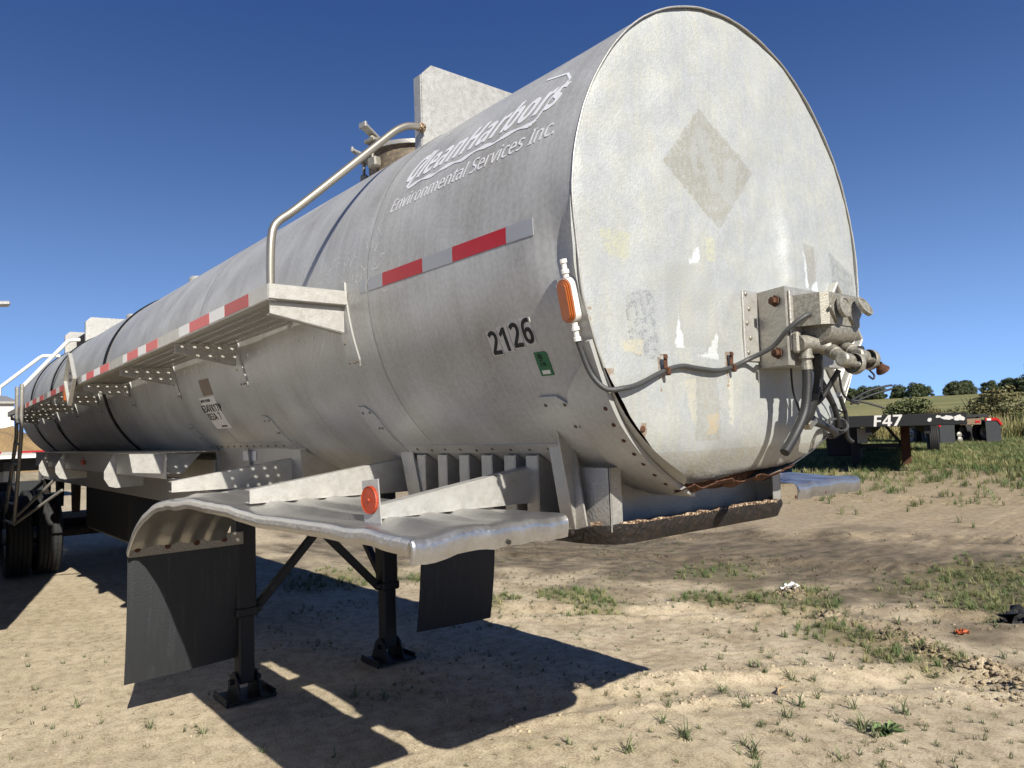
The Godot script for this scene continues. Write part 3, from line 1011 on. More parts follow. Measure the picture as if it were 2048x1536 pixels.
	st = mb()
	prism(st, lx.translated_local(Vector3(0, 0, 0.010)), oval.call(0.027, 0.064), 0.026)
	var lamp := part("marker_lamp", st, M.white, t, "oval amber marker lamp in a white housing")
	st = mb()
	for k in 3:
		prism(st, lx.translated_local(Vector3(0, 0, 0.026 + k * 0.004)), oval.call(0.025 - k * 0.004, 0.061 - k * 0.005), 0.0055)
	part("lens", st, M.amber, lamp)
	for s in [-1.0, 1.0]:
		st = mb()
		var at := lx * Vector3(0.005, s * 0.063, 0.014)
		lathe(st, dirx(at, up * s), [[0.009, 0.0], [0.009, 0.012], [0.012, 0.012], [0.012, 0.022], [0.008, 0.024], [0.008, 0.040], [0.011, 0.041], [0.011, 0.052], [0.001, 0.052]], 12, true)
		part("cable_gland", st, M.white, lamp)
	st = mb()
	tube(st, curve([lx * Vector3(0.005, -0.11, 0.014), cyl(-0.040, -25.4, 0.022), cyl(-0.03, -30.2, 0.026), cyl(0.0, -33.6, 0.022), Vector3(-0.665, 1.742, 0.022), Vector3(-0.60, 1.755, 0.020), Vector3(-0.481, 1.795, 0.016), Vector3(-0.40, 1.812, 0.018), Vector3(-0.334, 1.808, 0.02), Vector3(-0.22, 1.803, 0.02), Vector3(-0.14, 1.815, 0.018), Vector3(-0.06, 1.842, 0.03), Vector3(-0.02, 1.88, 0.10), Vector3(-0.015, 1.935, 0.16), Vector3(0.02, 1.972, 0.20), Vector3(0.06, 1.98, 0.20)], 10), 0.0078, 10)
	part("lamp_cable", st, M.cable, t, "grey cable looping across the front head")
	for x in [-0.481, -0.14]:
		st = mb()
		box(st, Transform3D(Basis(), Vector3(x, 1.823 if x < -0.3 else 1.845, 0.022)), Vector3(0.016, 0.044, 0.004), 0.0015)
		box(st, Transform3D(Basis(), Vector3(x + 0.004, 1.793 if x < -0.3 else 1.812, 0.028)), Vector3(0.012, 0.024, 0.015), 0.003)
		bolt(st, Vector3(x - 0.004, 1.836 if x < -0.3 else 1.858, 0.025), Vector3.BACK, 0.008)
		part("cable_clip", st, M.rust, t)
	# weld studs under the catwalk
	st = mb()
	for i in 34:
		bar(st, cyl(-1.50 - i * 0.16, -9.0, 0.003), cyl(-1.505 - i * 0.16, -10.2, 0.003), 0.003, 0.002, 0.0005)
	kind(part("stitch_weld", st, M.scratch, t), "stuff")

func build_catwalk(t: Node3D) -> void:
	var xo := -1.156
	var xi := -0.835
	var z0 := -1.31
	var z1 := -10.0
	var yt := func(z): return 2.222 + (z + 1.31) * 0.0155
	# perforated floor: a hole in every cell
	var st := mb()
	st.set_smooth_group(-1)
	var rows := 5
	var step := 0.058
	var nz := int((z0 - z1) / step)
	var w := (xi - xo) / rows
	for r in rows:
		for i in nz:
			var cx := xo + w * (r + 0.5)
			var cz := z0 - step * (i + 0.5)
			var y: float = yt.call(cz) - 0.045
			for lay in 2:
				var yy := y - lay * 0.004
				for k in 8:
					var a := TAU * k / 8.0
					var b := TAU * (k + 1) / 8.0
					var ca := Vector2(cos(a), sin(a))
					var cb := Vector2(cos(b), sin(b))
					var oa := ca / maxf(absf(ca.x), absf(ca.y)) * 0.5
					var ob := cb / maxf(absf(cb.x), absf(cb.y)) * 0.5
					q4(st, Vector3(cx + ca.x * 0.0105, yy, cz + ca.y * 0.0105), Vector3(cx + cb.x * 0.0105, yy, cz + cb.y * 0.0105), Vector3(cx + ob.x * w, yy, cz + ob.y * step), Vector3(cx + oa.x * w, yy, cz + oa.y * step))
	var cw := part("catwalk", st, M.alu, t, "perforated side catwalk floor")
	# edge channel, end cap and inner angle
	st = mb()
	var seg := 6
	for i in seg:
		var a := lerpf(z0, z1, i / float(seg))
		var b := lerpf(z0, z1, (i + 1) / float(seg))
		bar(st, Vector3(xo - 0.0045, yt.call(a) - 0.029, a), Vector3(xo - 0.0045, yt.call(b) - 0.029, b), 0.006, 0.058, 0.001)
		bar(st, Vector3(xo + 0.012, yt.call(a) - 0.0585, a), Vector3(xo + 0.012, yt.call(b) - 0.0585, b), 0.036, 0.005, 0.001)
	part("edge_channel", st, M.alu_clean, cw)
	st = mb()
	bx(st, Vector3(xo - 0.006, 2.166, z0), Vector3(xi + 0.002, 2.224, z0 + 0.007), 0.003)
	bx(st, Vector3(xo - 0.002, 2.166, z0 - 0.03), Vector3(xi + 0.002, 2.171, z0), 0.001)
	part("end_cap", st, M.alu_clean, cw)
	# brackets with hangers down to pads on the skin
	var zb := [-1.335, -2.60, -3.83, -5.04, -6.25, -7.46, -8.67, -9.85]
	for i in zb.size():
		var z: float = zb[i]
		var y: float = yt.call(z) - 0.062
		st = mb()
		prism(st, Transform3D(Basis(), Vector3(0, 0, z)), [Vector2(xo + 0.01, y), Vector2(xi, y), Vector2(xi, y - 0.102), Vector2(xo + 0.01, y - 0.045)], 0.005)
		bar(st, Vector3(xo + 0.012, y - 0.046, z - 0.018), Vector3(xi, y - 0.104, z - 0.018), 0.036, 0.004, 0.001)
		var br := part("bracket", st, M.alu_clean if i == 0 else M.frame, cw)
		st = mb()
		var rws := []
		for k in 14:
			var f := k / 13.0
			rws.append([lerpf(3.0 if i == 0 else -1.5, -21.0, f), z - 0.055 + 0.02 * pow(maxf(0, f * 9 - 8), 2), z + 0.045 - 0.03 * pow(maxf(0, 1 - f), 2.0) - 0.015 * pow(maxf(0, f * 9 - 8), 2)])
		skin_plate(st, rws, 0.004, 0.0045, 3)
		part("hanger_plate", st, M.shell, br)
		for q in [[-0.04, -19.6], [0.0, -19.6], [0.03, -19.6], [-0.035, -14.0]]:
			rivet("rivet", cyl(z + q[0], q[1], 0.0085), cyl(0, q[1]) - Vector3(0, YC, 0), 0.006, M.stained, br)
	# faded tape along the outer edge
	for p in [[-1.51, -1.79, 2], [-1.79, -1.99, 0], [-1.99, -2.29, 1], [-2.29, -2.46, 0], [-2.86, -3.10, 1], [-3.10, -3.28, 0], [-3.28, -3.55, 1], [-3.55, -3.66, 0], [-4.06, -4.34, 1], [-4.34, -4.55, 0], [-4.55, -4.83, 1], [-4.83, -5.0, 0], [-5.75, -6.02, 1], [-6.02, -6.2, 0], [-6.2, -6.5, 1], [-6.5, -6.7, 0], [-6.95, -7.2, 1], [-7.2, -7.4, 0], [-7.4, -7.7, 1], [-7.7, -7.95, 0], [-7.95, -8.2, 1], [-8.2, -8.4, 0], [-8.4, -8.7, 1]]:
		st = mb()
		bar(st, Vector3(xo - 0.0085, yt.call(p[0]) - 0.028, p[0] - 0.001), Vector3(xo - 0.0085, yt.call(p[1]) - 0.028, p[1] + 0.001), 0.0015, 0.05, 0.0003)
		part("edge_tape", st, [M.tape_white, M.tape_pink, M.tape_red][p[2]], cw, ["white tape piece", "sun-bleached red tape piece", "red tape piece"][p[2]])
	# grab rail from the catwalk to the spill dam
	st = mb()
	tube(st, curve([Vector3(-1.145, 2.185, -1.325), Vector3(-1.145, 2.30, -1.325), Vector3(-1.140, 2.40, -1.325), Vector3(-1.128, 2.45, -1.327), Vector3(-1.10, 2.485, -1.33), Vector3(-1.04, 2.535, -1.33), Vector3(-0.85, 2.71, -1.33), Vector3(-0.64, 2.905, -1.33), Vector3(-0.585, 2.955, -1.33), Vector3(-0.545, 2.985, -1.33), Vector3(-0.50, 3.006, -1.33), Vector3(-0.425, 3.018, -1.33)], 6), 0.0165, 14)
	var rail := part("grab_rail", st, M.tube, t, "bent tube grab rail rising from catwalk to top")
	st = mb()
	lathe(st, dirx(Vector3(-0.452, 3.014, -1.33), Vector3.RIGHT), [[0.018, 0.0], [0.021, 0.008], [0.022, 0.02], [0.020, 0.03]], 14)
	part("weld", st, M.worn, rail)

func dam_plate(t: Node3D, z: float, half: float, top: float) -> void:
	var st := mb()
	var low := func(x): return YC + sqrt(R * R - x * x) - 0.01
	var poly := [Vector2(-half, low.call(half)), Vector2(-half, top - 0.055), Vector2(-half + 0.055, top), Vector2(half - 0.055, top), Vector2(half, top - 0.055), Vector2(half, low.call(half))]
	for i in range(1, 12):
		var x := lerpf(half, -half, i / 12.0)
		poly.append(Vector2(x, low.call(x)))
	prism(st, Transform3D(Basis(), Vector3(0, 0, z)), poly, 0.006)
	var dam := part("spill_dam", st, M.alu_clean, t)
	st = mb()
	for s in [-1.0, 1.0]:
		bx(st, Vector3(s * half - 0.003, low.call(half) - 0.01, z - 0.06), Vector3(s * half + 0.003, top - 0.055, z - 0.003), 0.002)
	bx(st, Vector3(-half + 0.055, top - 0.003, z - 0.06), Vector3(half - 0.055, top + 0.003, z - 0.003), 0.002)
	part("flange", st, M.alu_clean, dam)

func build_top(t: Node3D) -> void:
	dam_plate(t, -1.345, 0.42, 3.33)
	dam_plate(t, -9.2, 0.42, 3.26)
	dam_plate(t, -10.7, 0.42, 3.26)
	# manway: collar, lid, swing bolts
	var c := Vector3(0, 0, -2.06)
	var st := mb()
	lathe(st, Transform3D(Basis(), c + Vector3(0, 2.93, 0)), [[0.262, 0.0], [0.262, 0.235], [0.27, 0.24]], 36)
	var man := part("manway", st, M.stained, t, "stained round manway with clamped lid")
	st = mb()
	lathe(st, Transform3D(Basis(), c + Vector3(0, 3.172, 0)), [[0.25, 0.0], [0.285, 0.0], [0.285, 0.022], [0.26, 0.03], [0.12, 0.07], [0.001, 0.08]], 36)
	part("lid", st, M.frame, man)
	for k in 6:
		var a := deg_to_rad(170 + k * 60)
		var d := Vector3(cos(a), 0, sin(a))
		st = mb()
		box(st, Transform3D(Basis(Vector3.UP, -a), c + d * 0.30 + Vector3(0, 3.09, 0)), Vector3(0.045, 0.055, 0.07), 0.008)
		tube(st, [c + d * 0.31 + Vector3(0, 3.09, 0), c + d * 0.31 + Vector3(0, 3.235, 0)], 0.009, 8)
		box(st, Transform3D(Basis(Vector3.UP, -a), c + d * 0.30 + Vector3(0, 3.205, 0)), Vector3(0.07, 0.022, 0.085), 0.005)
		bolt(st, c + d * 0.31 + Vector3(0, 3.216, 0), Vector3.UP, 0.016, 0.02)
		var sb := part("swing_bolt", st, M.cast, man)
		if k < 2 or k == 5:
			st = mb()
			bar(st, c + d * 0.27 + Vector3(0, 3.22, 0), c + d * 0.37 + Vector3(0, 3.275, 0), 0.055, 0.014, 0.004)
			bar(st, c + d * 0.37 + Vector3(0, 3.275, 0) - d.cross(Vector3.UP) * 0.028, c + d * 0.37 + Vector3(0, 3.275, 0) + d.cross(Vector3.UP) * 0.028, 0.014, 0.03, 0.003)
			part("handle", st, M.frame, sb)
	# vents further back
	for z in [-5.95, -8.5]:
		st = mb()
		lathe(st, Transform3D(Basis(), Vector3(-0.02, 3.03, z)), [[0.06, 0.0], [0.06, 0.10], [0.085, 0.10], [0.085, 0.17], [0.07, 0.19], [0.001, 0.19]], 20, true)
		part("vent", st, M.alu_clean, t)
	# fittings box and hose trough between the rear dams
	st = mb()
	bx(st, Vector3(-0.30, 3.0, -10.6), Vector3(0.25, 3.17, -9.4), 0.02)
	part("valve_box", st, M.grease, t)

func build_fender(t: Node3D, s: float) -> void:
	# path of the sheet along z with a rolled front lip and a rear that turns down
	var path := []
	for p in [[-0.232, 1.303], [-0.226, 1.335], [-0.231, 1.360], [-0.262, 1.372], [-0.40, 1.370], [-0.8, 1.366], [-1.3, 1.366], [-1.8, 1.372], [-2.15, 1.374], [-2.45, 1.362], [-2.70, 1.325], [-2.92, 1.262], [-3.10, 1.185], [-3.24, 1.095], [-3.32, 1.02]]:
		path.append(Vector3(0, p[1], p[0]))
	path = curve(path, 7)
	var n := path.size() - 1
	var st := mb()
	var xs := [-1.216, -1.222, -1.221, -1.215, -1.20, -1.15, -1.0, -0.9, -0.8, -0.75, -0.70, -0.662]
	var ys := [-0.050, -0.034, -0.012, -0.003, 0.0, 0.0, 0.0, 0.0, 0.0, 0.0, 0.0, 0.0]
	sheet(st, func(u, v):
		var i := mini(int(round(v * n)), n)
		var p: Vector3 = path[i]
		var f: float = u * (xs.size() - 1)
		var k := mini(int(f), xs.size() - 2)
		var x := lerpf(xs[k], xs[k + 1], f - k)
		var y := lerpf(ys[k], ys[k + 1], f - k)
		var tan: Vector3 = (path[mini(i + 1, n)] - path[maxi(i - 1, 0)]).normalized()
		var nrm := Vector3(0, -tan.z, tan.y)
		if p.z > -0.25:
			y *= 0.35
		# pressed ribs across the sheet and knocks along the outer edge
		var rib := 0.0
		for cx in [-1.06, -0.93, -0.80]:
			rib += exp(-pow((x - cx) / 0.032, 4.0)) * 0.013 * sstep(-0.30, -0.50, p.z)
		var knock := hn.get_noise_2d(p.z * 1.1 + s * 9.0, 3.0) * 0.010 * sstep(-1.05, -1.22, x) + hn.get_noise_2d(p.z * 5.0 + s * 3.0, 8.0) * 0.0012 * sstep(-1.15, -1.22, x) + hn.get_noise_2d(p.z * 1.6, x * 1.6 + s) * 0.005 * sstep(-0.70, -0.95, x)
		if p.z > -0.5:
			knock += (absf(hn.get_noise_2d(x * 2.6, 11.0)) - 0.15) * 0.013 + hn.get_noise_2d(x * 9.0, 4.0) * 0.002 - 0.010 * exp(-pow((x + 1.22) / 0.1, 2.0)) * sstep(-0.6, -0.3, p.z)
		var q := p + nrm * (y + rib) + Vector3(0, knock, 0)
		q.z += hn.get_noise_2d(x * 3.0 + s, 5.0) * 0.012 * sstep(-0.3, -0.23, p.z)
		return Vector3(-x * s if s > 0 else x, q.y, q.z), 44, n, 0.003 * -s)
	var fen := part("fender", st, M.fender, t, "dented aluminium fender on the left side" if s < 0 else "dented aluminium fender on the right side")
	# mounting strip and rubber flap at the rear
	var fz := 0.0 if s < 0 else 0.36
	st = mb()
	bx(st, Vector3(s * 1.205, 0.975, -3.335 + fz), Vector3(s * 0.545, 1.055 + fz * 0.45, -3.322 + fz), 0.003)
	var strip := part("flap_strip", st, M.cast, fen)
	for i in 4:
		rivet("bolt", Vector3(s * (1.16 - i * 0.165), 1.018, -3.322 + fz), Vector3.BACK, 0.017, M.rust, strip)
	st = mb()
	sheet(st, func(u, v): return Vector3(s * lerpf(1.208, 0.56, u), lerpf(1.03, 0.235 + 0.02 * u, v), -3.338 + fz - 0.09 * v * v + 0.012 * sin(u * 3.0) * v), 10, 10, 0.009 * s)
	part("mud_flap", st, M.flap, t, "black rubber mud flap behind the left fender" if s < 0 else "black rubber mud flap behind the right fender")
	# tapered outriggers standing on the fender
	for g in [[-0.60, 1.104, 0.33, 1.405, 1.52], [-1.53, 1.16, 0.34, 1.42, 1.535], [-2.60, 1.165, 0.36, 1.42, 1.54]]:
		st = mb()
		prism(st, Transform3D(Basis(), Vector3(0, 0, g[0])), [Vector2(s * g[1], 1.378), Vector2(s * g[1], g[3] + 0.01), Vector2(s * g[2], g[4]), Vector2(s * g[2], 1.372)], 0.006)
		bar(st, Vector3(s * g[1], g[3] + 0.01, g[0] - 0.028), Vector3(s * g[2], g[4], g[0] - 0.028), 0.05, 0.005, 0.001)
		bar(st, Vector3(s * g[1], 1.381, g[0] - 0.028), Vector3(s * g[2], 1.377, g[0] - 0.028), 0.05, 0.005, 0.001)
		part("outrigger", st, M.alu_clean, t)
	# bolts on the front lip
	for i in 3:
		rivet("bolt", Vector3(s * (1.15 - i * 0.25), 1.335 - 0.02 * sin(i), -0.230), Vector3.BACK, 0.007, M.dark_hole if s < 0 else M.rust, fen)
	# round orange reflector on an upright tab
	var tx := Transform3D(Basis(Vector3.RIGHT, -0.10) * Basis(Vector3.UP, 1.5 * s), Vector3(s * 1.118, 1.43, -0.62))
	st = mb()
	box(st, tx, Vector3(0.092, 0.135, 0.004), 0.0015)
	bx(st, Vector3(s * 1.09, 1.361, -0.66), Vector3(s * 1.15, 1.366, -0.612), 0.001)
	var tab := part("reflector_tab", st, M.alu_clean, t)
	st = mb()
	lathe(st, tx * Transform3D(Basis(Vector3.RIGHT, PI / 2), Vector3(-0.002, 0.006, 0.002)), [[0.043, 0.0], [0.043, 0.006], [0.041, 0.009], [0.0385, 0.007], [0.006, 0.0085], [0.005, 0.0115], [0.0001, 0.0115]], 28)
	part("reflector", st, M.orange, tab, "round orange reflector")

func build_coupler(t: Node3D) -> void:
	# king pin plate with a turned up, rusty nose
	var st := mb()
	sheet(st, func(u, v):
		var z := lerpf(-0.175, -1.75, v)
		var x := lerpf(-0.535, 0.535, u)
		var y := 1.262 + 0.048 * sstep(-0.36, -0.175, z)
		var cut := maxf(0.0, absf(x) - 0.43) * sstep(-0.32, -0.17, z)
		return Vector3(x, y + hn2.get_noise_2d(x * 5, z * 5) * 0.003, z - cut), 20, 26, -0.012)
	var rim_path := [Vector3(-0.535, 0, -1.70), Vector3(-0.535, 0, -0.9), Vector3(-0.535, 0, -0.5), Vector3(-0.535, 0, -0.30), Vector3(-0.50, 0, -0.21), Vector3(-0.43, 0, -0.178), Vector3(-0.15, 0, -0.172), Vector3(0.15, 0, -0.172), Vector3(0.43, 0, -0.178), Vector3(0.50, 0, -0.21), Vector3(0.535, 0, -0.30), Vector3(0.535, 0, -0.9), Vector3(0.535, 0, -1.70)]
	rim_path = curve(rim_path, 6)
	sheet(st, func(u, v):
		var p: Vector3 = rim_path[int(round(u * (rim_path.size() - 1)))]
		var top := 1.278 + 0.044 * sstep(-0.5, -0.22, p.z) + hn2.get_noise_2d(p.x * 4.0, p.z * 4.0) * 0.006
		var inward := Vector3(-p.x, 0, -0.9 - p.z).normalized()
		return Vector3(p.x, lerpf(top, 1.260, v), p.z) + inward * (0.02 * v * v + hn2.get_noise_3d(p.x * 9.0, v * 2.0, p.z * 9.0) * 0.006), rim_path.size() - 1, 5, -0.012)
	var pl := part("coupler_plate", st, M.grease, t, "greasy black coupler plate with worn nose")
	st = mb()
	var edge := []
	for i in 40:
		var x := lerpf(-0.52, 0.52, i / 39.0)
		edge.append(Vector3(x, 1.322 + hn2.get_noise_1d(i * 0.35) * 0.006, -0.186 - maxf(0.0, absf(x) - 0.43) + hn2.get_noise_1d(i * 0.21 + 50) * 0.006))
	tube(st, edge, 0.009, 6)
	part("nose_lip", st, M.worn, pl)
	# front cross beam
	st = mb()
	bx(st, Vector3(-0.47, 1.30, -0.325), Vector3(0.53, 1.50, -0.315), 0.003)
	bx(st, Vector3(-0.47, 1.30, -0.315), Vector3(0.53, 1.308, -0.255), 0.002)
	part("cross_beam", st, M.frame, t)
	for s in [-1.0, 1.0]:
		# corner post: a channel, and a flat brace up to the wear pad
		st = mb()
		bx(st, Vector3(s * 0.50, 1.30, -0.345), Vector3(s * 0.492, 1.505, -0.205), 0.002)
		bx(st, Vector3(s * 0.50, 1.30, -0.213), Vector3(s * 0.445, 1.505, -0.205), 0.002)
		part("corner_post", st, M.alu, t)
		st = mb()
		prism(st, Transform3D(Basis(Vector3(0, 0, 1), Vector3(0, 1, 0), Vector3(-1, 0, 0)), Vector3(s * 0.525, 0, 0)), [Vector2(-0.46, 1.60), Vector2(-0.40, 1.62), Vector2(-0.335, 1.57), Vector2(-0.285, 1.302), Vector2(-0.40, 1.302)], 0.007)
		prism(st, Transform3D(Basis(), Vector3(0, 0, -0.34)), [Vector2(s * 0.60, 1.65), Vector2(s * 0.53, 1.62), Vector2(s * 0.45, 1.302), Vector2(s * 0.53, 1.302)], 0.006)
		part("side_brace", st, M.alu, t)
		# rear brace of the coupler
		st = mb()
		prism(st, Transform3D(Basis(Vector3(0, 0, 1), Vector3(0, 1, 0), Vector3(-1, 0, 0)), Vector3(s * 0.505, 0, 0)), [Vector2(-1.46, 1.57), Vector2(-1.36, 1.57), Vector2(-1.27, 1.285), Vector2(-1.37, 1.285)], 0.008)
		part("side_brace", st, M.alu, t)
	# channels that stand between plate and tank
	for z in [-1.27, -1.108, -0.956, -0.808, -0.669, -0.545]:
		st = mb()
		prism(st, Transform3D(Basis(), Vector3(0, 0, z)), [Vector2(-0.50, 1.278), Vector2(-0.50, 1.545), Vector2(-0.30, 1.44), Vector2(0.30, 1.44), Vector2(0.50, 1.545), Vector2(0.50, 1.278)], 0.006)
		for s in [-1.0, 1.0]:
			bx(st, Vector3(s * 0.50, 1.278, z - 0.065), Vector3(s * 0.494, 1.542, z), 0.001)
		part("cross_channel", st, M.frame, t)
	# inner side walls of the coupler box
	for s in [-1.0, 1.0]:
		st = mb()
		bx(st, Vector3(s * 0.36, 1.278, -1.45), Vector3(s * 0.352, 1.47, -0.35), 0.002)
		part("inner_wall", st, M.frame, t)

func build_landing(t: Node3D) -> void:
	# bolster box between tank and landing gear
	var st := mb()
	bx(st, Vector3(-0.53, 1.30, -3.80), Vector3(-0.515, 1.58, -2.42), 0.003)
	bx(st, Vector3(0.515, 1.30, -3.80), Vector3(0.53, 1.58, -2.42), 0.003)
	for z in [-3.8, -3.2, -2.42]:
		prism(st, Transform3D(Basis(), Vector3(0, 0, z)), [Vector2(-0.53, 1.30), Vector2(-0.56, 1.58), Vector2(-0.25, 1.42), Vector2(0.25, 1.42), Vector2(0.56, 1.58), Vector2(0.53, 1.30)], 0.008)
	bx(st, Vector3(-0.62, 1.24, -3.85), Vector3(0.62, 1.30, -3.0), 0.004)
	part("bolster", st, M.frame, t)
	st = mb()
	skin_plate(st, rows_between(-46.5, -50.3, -3.87, -2.44, 1.2), 0.002, 0.002, 10)
	var sk := part("skirt_panel", st, M.shell, t)
	for i in 12:
		rivet("rivet", cyl(-3.80 + i * 0.115, -48.6, 0.003), cyl(0, -48.6) - Vector3(0, YC, 0), 0.0075, M.stained, sk)
	st = mb()
	bx(st, Vector3(-0.534, 1.50, -3.35), Vector3(-0.532, 1.56, -3.12), 0.0005)
	part("data_plate", st, M.white, t, "small pale plate on the bolster")
	for s in [-1.0, 1.0]:
		var x: float = s * 0.52
		var z := -3.40
		st = mb()
		bx(st, Vector3(x - 0.062, 0.55, z - 0.062), Vector3(x + 0.062, 1.26, z + 0.062), 0.012)
		var leg := part("landing_leg", st, M.black, t, "black square landing leg near the left fender" if s < 0 else "black square landing leg near the right fender")
		st = mb()
		bx(st, Vector3(x - 0.05, 0.10, z - 0.05), Vector3(x + 0.05, 0.60, z + 0.05), 0.01)
		part("inner_tube", st, M.black, leg)
		st = mb()
		bx(st, Vector3(x - 0.07, 0.515, z - 0.07), Vector3(x + 0.07, 0.575, z + 0.07), 0.01)
		part("collar", st, M.black, leg)
		st = mb()
		# shoe: plate with turned edges, two cheek plates and a pin
		bx(st, Vector3(x - 0.16, 0.012, z - 0.13), Vector3(x + 0.16, 0.026, z + 0.13), 0.004)
		for e in [-1.0, 1.0]:
			prism(st, Transform3D(Basis(Vector3(0, 0, 1), Vector3.UP, Vector3(-1, 0, 0)), Vector3(x + e * 0.065, 0, z)), [Vector2(-0.12, 0.02), Vector2(0.12, 0.02), Vector2(0.06, 0.14), Vector2(0.02, 0.17), Vector2(-0.02, 0.17), Vector2(-0.06, 0.14)], 0.012)
			bar(st, Vector3(x + e * 0.15, 0.026, z - 0.12), Vector3(x + e * 0.15, 0.026, z + 0.12), 0.012, 0.05, 0.003)
		tube(st, [Vector3(x - 0.10, 0.115, z), Vector3(x + 0.10, 0.115, z)], 0.018, 10)
		part("shoe", st, M.black, leg)
		# braces
		st = mb()
		bar(st, Vector3(s * 0.46, 0.53, z), Vector3(s * 0.04, 0.965, z), 0.045, 0.05, 0.004)
		bolt(st, Vector3(s * 0.44, 0.55, z + 0.026), Vector3.BACK, 0.024, 0.03)
		part("brace", st, M.black, t)
		st = mb()
		bar(st, Vector3(x, 0.58, z - 0.06), Vector3(x, 1.25, z - 0.75), 0.045, 0.05, 0.004)
		bar(st, Vector3(s * 0.05, 0.96, z), Vector3(s * 0.05, 1.25, z), 0.06, 0.06, 0.004)
		part("brace", st, M.black, t)
	st = mb()
	tube(st, [Vector3(-0.5, 1.12, -3.4), Vector3(0.5, 1.12, -3.4)], 0.02, 10)
	part("gear_shaft", st, M.black, t)

